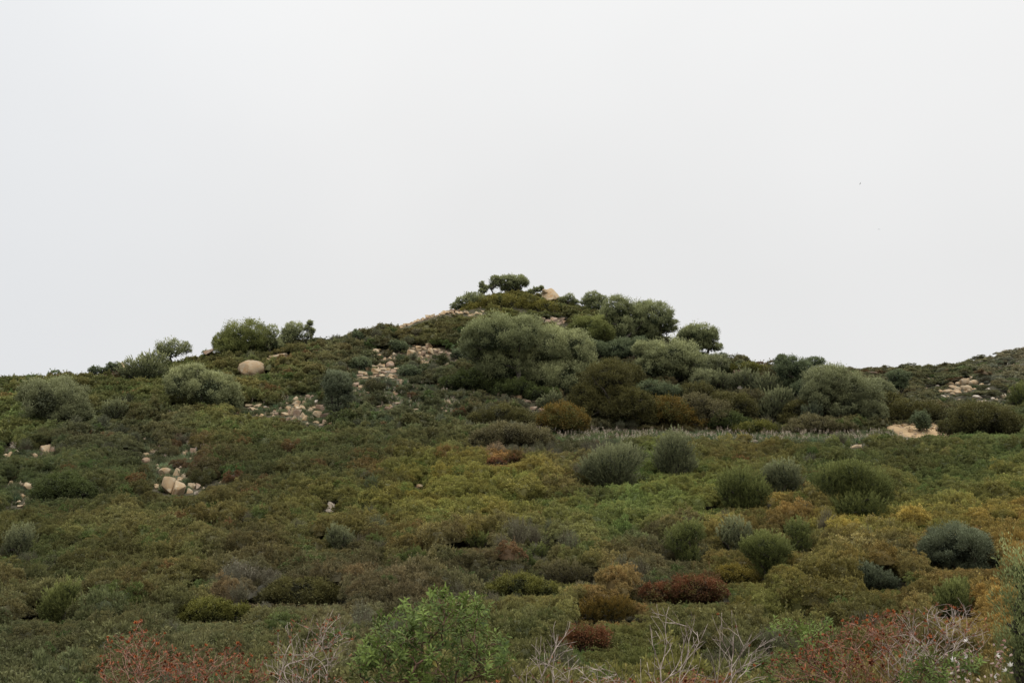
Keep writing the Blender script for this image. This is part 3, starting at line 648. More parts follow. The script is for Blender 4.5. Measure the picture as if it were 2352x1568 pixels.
pile([(1930, 570, 36, 24), (1985, 598, 48, 32), (2020, 600, 55, 30), (2040, 628, 66, 32), (2090, 630, 46, 30)], *I0, 'the stones between the right hand olives', 'stones between the olives', mks='tg')
pile([(1200, 885, 36, 24), (1235, 895, 36, 24), (1290, 892, 40, 26), (1335, 905, 44, 24), (1400, 937, 40, 22), (1435, 982, 46, 26), (1485, 990, 36, 24)], *I0, 'the stony strip below the big olive', 'stones below the big olive', per=7, mks='tg')
place_stone('rock', 757, 1165, 32, 22, 'block', 'p', 'white split rock alone in the yellow green scrub', 'rock', roll=0.5)
place_stone('rock', 965, 1116, 20, 9, 'block', 't', 'small tan rock alone in scrub right of the white rock', 'rock')

# ------------------------------------------------------------------ branching skeleton
def skeleton(base, targets, seg, jit, stems=1, spread=0.1, up=0.15, ang=0.9):
    """grow to the targets nearest first; returns nodes, parents"""
    P = []; par = []
    for s in range(stems):
        P.append(np.array(base) + np.array([random.uniform(-spread, spread), random.uniform(-spread, spread), 0])); par.append(-1)
    order = np.argsort(np.linalg.norm(targets - np.array(base), axis=1))
    D = [np.array([0, 0, 1.0])] * stems
    for t in targets[order]:
        A = np.array(P); dv = t - A; dist = np.linalg.norm(dv, axis=1) + 1e-6
        cs = np.einsum('ij,ij->i', dv / dist[:, None], np.array(D))
        cost = dist * (1 + ang * (1 - cs)) + 0.12 * np.linalg.norm(A - np.array(base), axis=1) * 0
        k = int(np.argmin(cost))
        n = max(1, int(math.ceil(dist[k] / seg))); a = A[k]; last = k
        bend = np.array(D[k]) * dist[k] * 0.22 + np.array([0, 0, up * dist[k] * 0.4])
        for i in range(1, n + 1):
            f = i / n
            q = a + (t - a) * f + bend * (f * (1 - f)) * 2
            if i < n: q = q + np.array([random.gauss(0, jit), random.gauss(0, jit), random.gauss(0, jit * 0.6)]) * seg
            d = q - P[last]; d = d / max(np.linalg.norm(d), 1e-6)
            P.append(q); par.append(last); D.append(d); last = len(P) - 1
    P = np.array(P); par = np.array(par); nc = np.bincount(par[par >= 0], minlength=len(P))
    for _ in range(2):
        ch = np.zeros_like(P); k = np.where(par >= 0)[0]; np.add.at(ch, par[k], P[k])
        m_ = (par >= 0) & (nc > 0)
        P[m_] = 0.5 * P[m_] + 0.25 * P[par[m_]] + 0.25 * ch[m_] / nc[m_][:, None]
    return P, par, np.array(D)

def radii(P, par, tip, power=2.3, cap=1.0):
    n = len(P); s = np.zeros(n); child = np.zeros(n, int)
    for i in range(n):
        if par[i] >= 0: child[par[i]] += 1
    for i in range(n - 1, -1, -1):
        if child[i] == 0: s[i] = tip ** power
        if par[i] >= 0: s[par[i]] += s[i] * 1.015
    return np.minimum(s ** (1 / power), cap)

def skel_mesh(name, P, par, r, mat, sides=4, lv=0.5):
    a = Acc(); k = np.where(par >= 0)[0]
    a.tube(P[par[k]], P[k], np.minimum(r[par[k]], r[k] * 1.25), r[k], lv, sides, 0.0)
    return a.mesh(name, mat, smooth=True)

BARK = bark_mat('olive_bark', (0.05, 0.042, 0.035), (0.13, 0.115, 0.095), 12)
BARK_DARK = bark_mat('dark_bark', (0.03, 0.025, 0.02), (0.07, 0.058, 0.045), 12)

# leaf palettes
PAL = {
 'silver': leaf_mat('silver_olive_leaves', alb(58, 64, 46), alb(136, 139, 102), transl=0.15),
 'olive':  leaf_mat('olive_leaves', alb(50, 57, 40), alb(126, 130, 94), transl=0.15),
 'dark':   leaf_mat('dark_olive_leaves', alb(38, 46, 34), alb(92, 100, 74), transl=0.15),
 'yellow': leaf_mat('yellow_green_leaves', alb(54, 60, 36), alb(118, 122, 76), transl=0.18),
 'grey':   leaf_mat('grey_broom_leaves', alb(60, 64, 48), alb(118, 121, 90), transl=0.15),
 'broom':  leaf_mat('broom_leaves', alb(55, 61, 37), alb(112, 117, 72), transl=0.15),
 'bluish': leaf_mat('blue_grey_leaves', alb(46, 52, 42), alb(98, 104, 82), transl=0.15),
 'lentisk': leaf_mat('lentisk_leaves', alb(44, 47, 28), alb(98, 97, 50), transl=0.18),
 'brown':  leaf_mat('brown_green_leaves', alb(42, 42, 28), alb(84, 81, 49), transl=0.18),
 'gold':   leaf_mat('gold_leaves', alb(58, 54, 28), alb(110, 98, 46), transl=0.18),
 'rust':   leaf_mat('rust_leaves', alb(54, 50, 28), alb(108, 88, 44), transl=0.18, acc=alb(78, 78, 42)),
 'red':    leaf_mat('red_leaves', alb(56, 42, 30), alb(100, 65, 46), transl=0.18, acc=alb(86, 78, 44)),
 'green':  leaf_mat('bright_scrub_leaves', alb(52, 66, 34), alb(108, 122, 64), transl=0.2),
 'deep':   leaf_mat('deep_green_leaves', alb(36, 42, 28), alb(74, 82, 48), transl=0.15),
 'cap':    leaf_mat('summit_leaves', alb(52, 52, 30), alb(112, 107, 56), transl=0.18),
 'edge':   leaf_mat('edge_broom_leaves', alb(64, 72, 46), alb(140, 146, 104), transl=0.2),
 'heath':  leaf_mat('heath_leaves', alb(54, 51, 39), alb(100, 95, 70), transl=0.15),
}

def bush(name, label, cat, group, u, vb, lobes, pal, style='olive', dens=1.0, trunk=None, yy=None, part='crown', lfm=None):
    """lobes: (u, v, half width, half height) as seen; the plant is built in metres around its own foot"""
    x, y, z = hit(u, vb) if yy is None else yy
    s = y / F; px = y / 995.0
    root = empty(name, (x, y, z)); tag(root, label, cat, group)
    lob = []
    for i, (lu, lv_, a, b) in enumerate(lobes):
        C = at(lu, lv_, y) - np.array([x, y, z])
        C[1] = (random.uniform(-0.35, 0.35) * a * s) if len(lobes) > 1 else 0.0
        lob.append((C, np.array([a * s, min(a, 1.3 * b + 10) * s * 0.95, b * s])))
    area = np.array([a * b for _, _, a, b in lobes], float)
    lf = max(0.055, 1.5 * px)
    if lfm: lf = lfm
    acc = Acc(); tips = []
    for (C, R), ar in zip(lob, area):
        a1024 = ar * 3.14 * 0.19
        nl = int(np.clip(9.0 * a1024 * dens, 350, 30000))
        rm = float(np.mean(R))
        if style in ('olive', 'lentisk'):
            cr = np.clip(0.19 * rm, 0.10, 0.5)
            nc = int(np.clip(2.6 * (rm / cr) ** 2, 14, 120)); per = max(6, nl // nc)
            d = rdir(nc, -0.55, 1.0)
            q = rng.uniform(0.62, 1.0, nc) ** 0.6 * np.where(rng.random(nc) < 0.2, rng.uniform(1.0, 1.16, nc), 1.0)
            cc = C + d * R * (1 - cr / rm * 0.6) * q[:, None]
            tips.append(cc)
            tb = rng.uniform(0.18, 0.68, nc) + 0.42 * d[:, 2]  # lobe tops lighter, undersides darker: shading painted into the leaf colour
            odd = rng.random(nc) < (0.28 if pal in ('red', 'rust') else 0)
            for k in range(nc):
                upb = 0.9 if style == 'olive' else 0.6
                dd = nrm(rdir(per) + nrm(d[k] + np.array([0, 0, upb])) * 0.7)
                crk = cr * rng.uniform(0.55, 1.6)
                Pp = cc[k] + dd * (crk * rng.uniform(0.2, 1.25, per))[:, None] + rng.normal(0, 0.14 * crk, (per, 3))
                if style == 'olive':
                    D = nrm(dd * 0.6 + np.array([0, 0, 0.55]) + rdir(per) * 0.5); l_, w_ = lf * 1.25, lf * 0.36
                else:
                    D = nrm(dd * 0.8 + np.array([0, 0, 0.2]) + rdir(per) * 0.5); l_, w_ = lf * 0.95, lf * 0.45
                Nn = nrm(dd + rdir(per) * 0.6 + np.array([0, 0, 0.3]))
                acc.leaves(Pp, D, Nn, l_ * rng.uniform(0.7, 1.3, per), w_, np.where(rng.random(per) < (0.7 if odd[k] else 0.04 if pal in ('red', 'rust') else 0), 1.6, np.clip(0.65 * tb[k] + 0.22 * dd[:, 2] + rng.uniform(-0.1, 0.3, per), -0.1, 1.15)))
            # inner twigs and leaves, coloured dark to paint in the crown's own shade
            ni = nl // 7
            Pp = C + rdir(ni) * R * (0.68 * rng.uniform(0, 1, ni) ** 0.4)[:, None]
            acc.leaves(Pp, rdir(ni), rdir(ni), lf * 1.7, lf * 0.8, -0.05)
        else:   # broom: long upright sprays
            ns = int(np.clip(nl / 26, 20, 900)); per = 26
            d = rdir(ns, -0.6, 1.0); q = rng.uniform(0.25, 1.0, ns) ** 0.45 * np.where(rng.random(ns) < 0.14, rng.uniform(1.0, 1.22, ns), 1.0)
            B = C + d * R * q[:, None] * np.array([0.9, 0.9, 0.8])
            ax = nrm((B - (C - np.array([0, 0, R[2] * 1.5]))) + rng.normal(0, 0.18, (ns, 3)) * rm)
            lowk = rng.random(ns) < 0.28; B[lowk] *= rng.uniform(0.3, 0.95, lowk.sum())[:, None]
            Ls = np.clip(0.34 * R[2], 0.18, 0.6) * rng.uniform(0.6, 1.3, ns) * np.where(rng.random(ns) < 0.1, 1.5, 1.0)
            k = np.repeat(np.arange(ns), per); t = rng.uniform(0, 1, ns * per)
            Pp = B[k] + ax[k] * (Ls[k] * t)[:, None] + rng.normal(0, 0.03, (ns * per, 3)) * (1 - 0.6 * t)[:, None]
            D = nrm(ax[k] + rdir(ns * per) * 0.42)
            tb = rng.uniform(0.0, 0.75, ns)
            acc.leaves(Pp, D, rdir(ns * per), lf * 1.2 * rng.uniform(0.7, 1.3, ns * per), lf * 0.30, np.clip(0.38 * tb[k] + 0.22 * np.clip(d[k, 2], -0.4, 1) + 0.42 * t * (0.3 + 0.7 * np.clip(d[k, 2] + 0.3, 0, 1)) + rng.uniform(-0.08, 0.2, ns * per), -0.1, 1.15))  # upper sprays and tips lightened, top light painted into the leaf value
            tips.append(B[rng.choice(ns, min(ns, 40), replace=False)])
            ni = nl // 8
            Pp = C + rdir(ni) * R * (0.65 * rng.uniform(0, 1, ni) ** 0.4)[:, None]
            acc.leaves(Pp, nrm(rdir(ni) + np.array([0, 0, 0.7])), rdir(ni), lf * 1.6, lf * 0.6, -0.05)  # inner leaves coloured dark, painted shade inside the broom
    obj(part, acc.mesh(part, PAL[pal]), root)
    tp = np.concatenate(tips)
    if len(tp) > 60: tp = tp[rng.choice(len(tp), 60, replace=False)]
    tall = max(c[2] + r[2] for c, r in lob)
    base = (trunk if trunk is not None else (0.0, 0.0, -0.15))
    Pn, par, _ = skeleton(base, tp * np.array([0.93, 0.93, 0.96]), max(0.15, tall * 0.1), 0.16, 1 if cat == 'tree' else 3, 0.02 if cat == 'tree' else 0.12)
    r = radii(Pn, par, 0.012 * max(1.0, tall / 2), 2.1, 0.05 * tall + 0.03)
    nm = 'trunk' if cat == 'tree' else 'stem'
    obj(nm, skel_mesh(nm, Pn, par, r, BARK if pal in ('silver', 'olive') else BARK_DARK, 5), root)
    keep_out.append((x, y, 0.15))
    if y > 12:
        vlo = max(l_[1] + l_[3] for l_ in lobes); vhi = min(l_[1] - l_[3] for l_ in lobes)
        for l_ in lobes:
            b_ = min(l_[1] + l_[3], vlo - 0.20 * (vlo - vhi)); seen_rocks.append((l_[0], b_ - 6, l_[2] * 2.0, 10, y))
    return root

OG = 'wild olives on the hill'; SG = 'broom bushes on the near slope'; LG = 'rounded lentisk bushes'
# left skyline and left slope
bush('olive_tree', 'large grey olive bush at the far left of the slope', 'tree', OG, 140, 985, [(137, 925, 72, 55), (85, 905, 38, 34), (165, 950, 50, 35)], 'grey', 'olive')
bush('shrub', 'small grey shrub right of the large left olive bush', 'shrub', None, 265, 970, [(265, 945, 34, 28)], 'grey', 'broom')
bush('olive_tree', 'silvery spreading olive on the left skyline beside the tilted slab', 'tree', OG, 335, 882, [(335, 852, 58, 32), (350, 830, 38, 24), (300, 862, 30, 22)], 'silver', 'broom')
bush('olive_tree', 'airy round olive alone on the left skyline', 'tree', OG, 400, 836, [(398, 806, 36, 26), (378, 812, 16, 16), (422, 802, 16, 18)], 'olive', 'olive', 0.55)
bush('olive_tree', 'round olive with pale left lobe below the left skyline', 'tree', OG, 480, 948, [(490, 900, 62, 46), (425, 885, 42, 42), (520, 920, 38, 28), (450, 860, 34, 22)], 'silver', 'olive')
bush('olive_tree', 'dense domed olive on the skyline above the egg-shaped boulder', 'tree', OG, 565, 822, [(563, 778, 62, 42), (515, 790, 26, 28), (535, 800, 42, 24)], 'yellow', 'olive')
bush('olive_tree', 'thin see-through olive between two domed ones on the skyline', 'tree', OG, 622, 815, [(622, 775, 22, 30), (630, 795, 24, 18)], 'olive', 'olive', 0.45)
bush('olive_tree', 'compact olive at the right end of the left skyline group', 'tree', OG, 672, 798, [(672, 766, 27, 27), (660, 782, 22, 18)], 'olive', 'olive', 0.9)
bush('sapling', 'spindly sapling standing right of the skyline olives', 'tree', None, 710, 784, [(712, 744, 6, 9), (705, 755, 7, 10), (717, 762, 6, 9), (709, 772, 9, 9)], 'olive', 'olive', 0.4)
bush('shrub', 'dark bushy shrub on the left skyline behind the pale slab', 'shrub', None, 218, 864, [(218, 852, 15, 11)], 'dark', 'lentisk')
bush('shrub', 'dark shrub on the left skyline behind the tilted slab', 'shrub', None, 255, 855, [(262, 844, 20, 12), (240, 852, 14, 8)], 'dark', 'lentisk')
bush('olive_tree', 'upright dark olive shrub standing at the right of the scree', 'tree', OG, 776, 970, [(774, 885, 33, 34), (772, 925, 30, 36), (790, 905, 20, 40), (760, 900, 18, 30)], 'bluish', 'olive', 1.0)
bush('shrub', 'small dark shrub on the skyline above the asphodel slope', 'shrub', None, 822, 790, [(822, 774, 14, 12), (816, 764, 6, 8)], 'dark', 'lentisk')
bush('shrub', 'very dark rounded shrub left of the upper stone pile', 'shrub', None, 915, 812, [(917, 798, 20, 14), (908, 790, 14, 9)], 'dark', 'lentisk')
bush('shrub', 'dark rounded shrub left of the ruined stone pile', 'shrub', None, 828, 850, [(828, 838, 26, 16)], 'dark', 'lentisk')
bush('shrub', 'dark shrub at the right flank of the ruined pile', 'shrub', None, 940, 868, [(940, 855, 30, 14)], 'dark', 'lentisk')
bush('shrub', 'dark low shrub right below the upper stone pile', 'shrub', None, 1060, 828, [(1060, 815, 26, 14)], 'dark', 'lentisk')
# summit
bush('olive_tree', 'flat-topped olive with bare leaning trunk on the summit', 'tree', OG, 1184, 678, [(1164, 651, 25, 18), (1188, 649, 24, 17), (1206, 653, 9, 12), (1172, 663, 26, 11)], 'olive', 'olive', 1.1, yy=None)
bush('olive_tree', 'narrow upright olive left of the flat-topped summit olive', 'tree', OG, 1138, 672, [(1136, 648, 11, 16), (1146, 644, 8, 10), (1130, 660, 9, 8)], 'olive', 'olive', 0.9)
bush('sapling', 'tiny thin sapling at the left of the summit', 'tree', None, 1107, 676, [(1106, 656, 6, 11), (1114, 664, 6, 8), (1108, 670, 9, 7)], 'olive', 'olive', 0.5)
bush('shrub', 'low wispy shrub left of the summit boulder', 'shrub', None, 1226, 682, [(1232, 667, 9, 8), (1218, 672, 9, 6), (1243, 664, 5, 6)], 'olive', 'olive', 0.45)
bush('shrub', 'low wispy shrub right of the summit boulder', 'shrub', None, 1303, 698, [(1308, 685, 13, 10), (1294, 690, 12, 7), (1320, 694, 10, 6)], 'olive', 'olive', 0.5)
bush('shrub', 'sparse grey shrub on the left shoulder of the summit', 'shrub', None, 1085, 700, [(1088, 684, 28, 12), (1066, 694, 22, 10), (1100, 694, 24, 12), (1050, 704, 18, 8)], 'olive', 'olive', 0.8)
bush('lentisk_bush', 'wide olive green scrub dome capping the summit', 'bush', LG, 1160, 705, [(1150, 698, 54, 22), (1190, 703, 62, 21), (1100, 714, 52, 17), (1245, 710, 48, 16)], 'cap', 'lentisk', 0.9, part='foliage')
# right ridge trees
bush('olive_tree', 'small airy olive at the left end of the right ridge row', 'tree', OG, 1362, 712, [(1360, 687, 23, 17), (1380, 692, 16, 14), (1344, 697, 14, 10), (1366, 704, 26, 12)], 'olive', 'olive', 0.8)
bush('olive_tree', 'dark tall olive behind the yellow-green one on the right ridge', 'tree', OG, 1425, 800, [(1415, 715, 36, 34), (1425, 755, 34, 40), (1395, 735, 22, 30), (1460, 735, 30, 36)], 'olive', 'olive', 1.0)
bush('olive_tree', 'large round olive crowning the right ridge', 'tree', OG, 1500, 800, [(1497, 732, 54, 38), (1530, 748, 28, 30), (1480, 765, 44, 30), (1470, 712, 24, 18)], 'olive', 'olive', 1.0)
bush('olive_tree', 'umbrella-shaped olive with visible trunk at the right end of ridge', 'tree', OG, 1622, 812, [(1570, 790, 30, 18), (1605, 771, 42, 25), (1628, 776, 22, 21), (1580, 768, 27, 18), (1612, 788, 26, 12), (1596, 797, 34, 15), (1640, 800, 20, 12)], 'olive', 'olive', 1.0)
bush('olive_tree', 'bright yellow-green olive in front of the ridge row', 'tree', OG, 1358, 805, [(1357, 758, 50, 34), (1340, 750, 32, 22), (1385, 770, 28, 24)], 'yellow', 'olive', 1.1)
bush('olive_tree', 'huge silvery olive, left of the two big ones on the hill', 'tree', OG, 1190, 905, [(1145, 778, 80, 52), (1105, 800, 46, 54), (1195, 765, 58, 40), (1150, 842, 56, 46), (1098, 768, 36, 32), (1120, 860, 36, 30)], 'olive', 'olive', 1.0)
bush('olive_tree', 'huge silvery olive, right of the two big ones on the hill', 'tree', OG, 1290, 912, [(1262, 802, 72, 54), (1315, 805, 52, 48), (1218, 845, 52, 48), (1292, 868, 68, 42), (1338, 838, 30, 42), (1245, 868, 44, 32)], 'silver', 'olive', 1.0)
bush('olive_tree', 'spreading silvery olive right of the brown-green thicket', 'tree', OG, 1540, 890, [(1535, 820, 72, 38), (1580, 838, 44, 36), (1500, 845, 46, 32), (1545, 855, 50, 26), (1475, 805, 24, 22)], 'silver', 'olive', 1.0)
bush('lentisk_bush', 'tall dark brown-green bush between the big olives', 'bush', LG, 1390, 985, [(1395, 880, 60, 54), (1350, 925, 45, 52), (1420, 930, 48, 50), (1380, 945, 60, 42)], 'brown', 'lentisk', 1.0, part='foliage')
bush('lentisk_bush', 'rounded golden brown bush at the left end of the terrace', 'bush', LG, 1288, 1000, [(1290, 960, 52, 35), (1250, 975, 34, 24), (1325, 972, 32, 26)], 'rust', 'lentisk', 1.1, part='foliage')
bush('lentisk_bush', 'orange brown bush in the middle behind the terrace', 'bush', LG, 1535, 990, [(1530, 945, 48, 36), (1565, 960, 40, 30), (1495, 955, 30, 28), (1600, 972, 34, 18)], 'rust', 'lentisk', 1.0, part='foliage')
bush('shrub', 'pale spiky grey shrub under the big right olive', 'shrub', None, 1268, 945, [(1268, 922, 28, 22), (1250, 930, 20, 16)], 'grey', 'broom')
bush('shrub', 'grey-green shrub left of the boxy grey rock', 'shrub', None, 1655, 905, [(1655, 875, 28, 26)], 'grey', 'broom')
bush('shrub', 'grey-green shrub right of the boxy grey rock', 'shrub', None, 1716, 900, [(1716, 874, 34, 26)], 'grey', 'broom')
bush('shrub', 'small dark green shrub on the skyline right of umbrella olive', 'shrub', None, 1660, 832, [(1660, 820, 11, 9)], 'dark', 'olive', 0.6)
bush('shrub', 'upright grey broom behind the middle of the terrace', 'shrub', None, 1782, 975, [(1782, 930, 42, 40), (1800, 912, 24, 22), (1752, 945, 28, 28)], 'grey', 'broom')
bush('olive_tree', 'dark leafy olive on the skyline right of the hill', 'tree', OG, 1818, 915, [(1812, 850, 38, 34), (1825, 880, 48, 32), (1795, 832, 18, 18), (1850, 860, 26, 30)], 'dark', 'olive', 1.1)
bush('olive_tree', 'small bushy olive top behind the dark leafy skyline olive', 'tree', OG, 1872, 850, [(1872, 834, 26, 12)], 'dark', 'olive')
bush('olive_tree', 'big olive drooping down to the right above the sandy bank', 'tree', OG, 1935, 980, [(1905, 880, 66, 40), (1960, 900, 66, 42), (1880, 910, 44, 44), (1995, 935, 48, 42), (1935, 935, 62, 36), (2010, 955, 32, 28)], 'grey', 'olive', 1.0)
bush('olive_tree', 'lone dark round-headed tree against the far hill', 'tree', OG, 2064, 908, [(2062, 868, 26, 18), (2064, 884, 20, 16)], 'dark', 'olive', 1.2, yy=tuple(at(2064, 908, 118)))
bush('shrub', 'grey shrub between the drooping olive and the lone tree', 'shrub', None, 2015, 915, [(2010, 890, 34, 20), (2035, 900, 22, 18)], 'grey', 'olive', 1.0, yy=tuple(at(2015, 915, 108)))
bush('shrub', 'upright blue-grey shrub in front of the drooping olive', 'shrub', None, 1866, 990, [(1866, 950, 26, 26), (1858, 968, 24, 20)], 'bluish', 'broom')
bush('lentisk_bush', 'low green pillow-shaped bush behind the flowers', 'bush', LG, 1735, 998, [(1735, 985, 52, 16), (1705, 990, 26, 11)], 'lentisk', 'lentisk', 1.1, part='foliage')
bush('lentisk_bush', 'wide grey-green heath dome behind the flowers, left of the bank', 'bush', LG, 1880, 1000, [(1875, 978, 62, 24), (1930, 985, 48, 18), (1830, 988, 36, 14)], 'heath', 'lentisk', 1.0, part='foliage')
bush('shrub', 'small dark shrub hanging over the bare sandy bank', 'shrub', None, 2112, 992, [(2112, 966, 22, 22), (2120, 978, 16, 14)], 'dark', 'lentisk')
bush('lentisk_bush', 'dark shrub mass on top of the sandy bank', 'bush', LG, 2080, 975, [(2085, 945, 52, 26), (2130, 950, 40, 26), (2060, 955, 30, 18)], 'brown', 'lentisk', 1.0, part='foliage', yy=tuple(at(2085, 975, 93)))
bush('lentisk_bush', 'big dark green domed bush right of the sandy bank', 'bush', LG, 2255, 1012, [(2250, 968, 78, 40), (2200, 985, 38, 26), (2310, 975, 44, 34)], 'brown', 'lentisk', 1.1, part='foliage')
bush('shrub', 'green broom bush cut by the right edge, below far boulders', 'shrub', None, 2338, 945, [(2338, 912, 28, 28), (2355, 900, 20, 24)], 'broom', 'broom', 1.0, yy=tuple(at(2338, 945, 104)))
bush('shrub', 'tiny dark bush breaking the far hill skyline', 'shrub', None, 2141, 862, [(2142, 859, 5, 4)], 'dark', 'lentisk', 1.0, yy=(at(2141, 860, 297)[0], 297.0, float(ground(at(2141, 860, 297)[0], 297.0))))
bush('lentisk_bush', 'dark brown bush between the tall dark bush and orange one', 'bush', LG, 1465, 990, [(1460, 935, 42, 42), (1475, 960, 36, 28)], 'brown', 'lentisk', 1.0, part='foliage')
bush('heath_bush', 'brown heath bush behind the terrace, right of the orange bush', 'bush', None, 1635, 990, [(1640, 952, 52, 32), (1600, 930, 40, 28)], 'heath', 'lentisk', 1.0, part='foliage')
bush('lentisk_bush', 'brown-green bush below the grey shrubs and boxy rock', 'bush', LG, 1690, 978, [(1690, 940, 46, 34), (1660, 925, 36, 26)], 'brown', 'lentisk', 1.0, part='foliage')
bush('heath_bush', 'purplish brown heath left of the upright grey broom', 'bush', None, 1735, 968, [(1735, 935, 36, 30), (1720, 915, 34, 22)], 'heath', 'broom', 1.0)
bush('shrub', 'low olive shrub under the spreading silvery olive, left side', 'shrub', None, 1500, 915, [(1500, 898, 46, 20), (1545, 905, 40, 18)], 'dark', 'olive', 1.0)
bush('shrub', 'brown shrub under the spreading silvery olive, right side', 'shrub', None, 1600, 925, [(1600, 903, 44, 24)], 'brown', 'lentisk', 1.0)
bush('shrub', 'dark shrub tucked below the ridge olives above the stones', 'shrub', None, 1425, 830, [(1420, 808, 44, 26), (1455, 800, 36, 26)], 'dark', 'olive', 1.0)
bush('shrub', 'grey shrub on the slope below the umbrella-shaped olive', 'shrub', None, 1640, 860, [(1642, 838, 36, 24), (1622, 850, 28, 18)], 'grey', 'olive', 1.0)
bush('lentisk_bush', 'low rounded bush on the right shoulder skyline', 'bush', LG, 1715, 862, [(1712, 848, 40, 15), (1750, 852, 30, 12)], 'lentisk', 'lentisk', 1.0, part='foliage')
bush('shrub', 'grey shrub at the left foot of the dark leafy skyline olive', 'shrub', None, 1762, 915, [(1762, 886, 36, 28)], 'grey', 'broom', 1.0)
bush('lentisk_bush', 'dark bush between the upright grey broom and drooping olive', 'bush', LG, 1832, 980, [(1832, 950, 36, 30), (1815, 968, 34, 18)], 'brown', 'lentisk', 1.0, part='foliage')
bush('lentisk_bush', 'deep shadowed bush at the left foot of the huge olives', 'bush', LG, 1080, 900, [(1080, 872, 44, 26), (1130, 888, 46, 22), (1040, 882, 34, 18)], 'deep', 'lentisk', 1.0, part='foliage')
bush('shrub', 'dark shrub at the foot of the huge right olive', 'shrub', None, 1340, 930, [(1335, 900, 34, 30)], 'dark', 'lentisk', 1.0)
bush('lentisk_bush', 'brown scrub dome between the drooping olive and far slope', 'bush', LG, 2045, 960, [(2045, 930, 38, 26), (2010, 945, 30, 20)], 'brown', 'lentisk', 1.0, part='foliage', yy=tuple(at(2045, 960, 97)))
bush('lentisk_bush', 'olive dome on the slope right of the rust-brown terrace bush', 'bush', LG, 1160, 985, [(1150, 955, 58, 24), (1190, 965, 40, 20), (1105, 965, 36, 18)], 'brown', 'lentisk', 1.0, part='foliage')
bush('heath_bush', 'wide grey-brown heath dome left of the terrace', 'bush', None, 1190, 1035, [(1170, 1000, 70, 30), (1230, 1010, 50, 26), (1120, 1012, 46, 24)], 'heath', 'lentisk', 1.0, part='foliage')
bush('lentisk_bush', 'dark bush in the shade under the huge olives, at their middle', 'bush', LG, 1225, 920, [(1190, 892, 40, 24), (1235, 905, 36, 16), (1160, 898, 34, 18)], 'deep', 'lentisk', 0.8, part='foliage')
bush('lentisk_bush', 'dark olive bush left of the spreading silvery olive', 'bush', LG, 1440, 905, [(1438, 870, 42, 34), (1460, 890, 36, 22)], 'brown', 'lentisk', 1.0, part='foliage')
bush('shrub', 'dark olive shrub at the left foot of the bright yellow-green olive', 'shrub', None, 1385, 830, [(1380, 808, 30, 22), (1350, 800, 34, 16)], 'dark', 'olive', 1.0)
bush('shrub', 'grey-green shrub filling the gap right of the spreading olive', 'shrub', None, 1615, 905, [(1618, 876, 34, 26)], 'grey', 'olive', 1.0)
bush('lentisk_bush', 'low dark bush in the middle of the brown thicket', 'bush', LG, 1665, 990, [(1668, 968, 42, 22), (1700, 975, 34, 16)], 'deep', 'lentisk', 1.0, part='foliage')
bush('shrub', 'olive shrub at the right foot of the dark leafy skyline olive', 'shrub', None, 1850, 925, [(1848, 900, 36, 26)], 'dark', 'olive', 1.0)
bush('shrub', 'grey-brown shrub in the saddle under the small bushy olive top', 'shrub', None, 1780, 868, [(1780, 856, 34, 14), (1755, 860, 24, 10)], 'heath', 'lentisk', 1.0)
# near slope
bush('broom_bush', 'large grey-green broom bush under the terrace, left of its pair', 'bush', SG, 1408, 1135, [(1408, 1068, 66, 48), (1440, 1055, 46, 38), (1375, 1082, 48, 40), (1412, 1102, 60, 28)], 'grey', 'broom')
bush('broom_bush', 'tall grey broom bush under the terrace, right of its pair', 'bush', SG, 1550, 1112, [(1550, 1035, 46, 46), (1530, 1060, 34, 38), (1570, 1070, 34, 34)], 'grey', 'broom')
bush('broom_bush', 'round olive green broom bush on the right slope', 'bush', SG, 1706, 1192, [(1704, 1115, 54, 42), (1680, 1130, 34, 36), (1735, 1135, 36, 36), (1706, 1155, 46, 28)], 'broom', 'broom')
bush('broom_bush', 'paler broom bush just behind the round olive green one', 'bush', SG, 1797, 1156, [(1795, 1092, 40, 38), (1775, 1100, 26, 34), (1815, 1110, 28, 34)], 'grey', 'broom')
bush('broom_bush', 'biggest twin-lobed broom bush at right centre of the slope', 'bush', SG, 1975, 1218, [(1985, 1120, 62, 52), (1905, 1110, 38, 46), (1950, 1090, 52, 34), (2020, 1135, 36, 42), (1965, 1165, 64, 42)], 'broom', 'broom')
bush('broom_bush', 'slim broom bush left of the stemmed ball-shaped one', 'bush', SG, 1570, 1318, [(1585, 1225, 34, 34), (1555, 1245, 34, 36), (1580, 1275, 28, 30)], 'broom', 'broom')
bush('broom_bush', 'pale wispy broom bush behind the stemmed ball-shaped one', 'bush', SG, 1690, 1282, [(1690, 1225, 42, 36), (1665, 1240, 26, 30), (1715, 1250, 24, 26)], 'grey', 'broom', 0.75)
bush('broom_bush', 'ball-shaped broom bush on a visible dark stem', 'bush', SG, 1760, 1345, [(1757, 1258, 54, 38), (1725, 1265, 30, 30), (1792, 1270, 30, 32), (1760, 1285, 40, 24)], 'broom', 'broom')
bush('broom_bush', 'narrow green broom bush right of the ball-shaped one', 'bush', SG, 1836, 1292, [(1834, 1222, 30, 32), (1840, 1250, 25, 30)], 'broom', 'broom')
bush('broom_bush', 'big dark blue-green bush near the right edge', 'bush', SG, 2200, 1332, [(2195, 1255, 72, 52), (2240, 1265, 42, 48), (2160, 1270, 42, 44), (2220, 1300, 52, 28)], 'bluish', 'olive', 1.1)
bush('broom_bush', 'low dark bush left of the big blue-green one', 'bush', SG, 2010, 1370, [(2012, 1335, 44, 28), (1985, 1320, 26, 26), (2035, 1345, 26, 20)], 'bluish', 'broom')
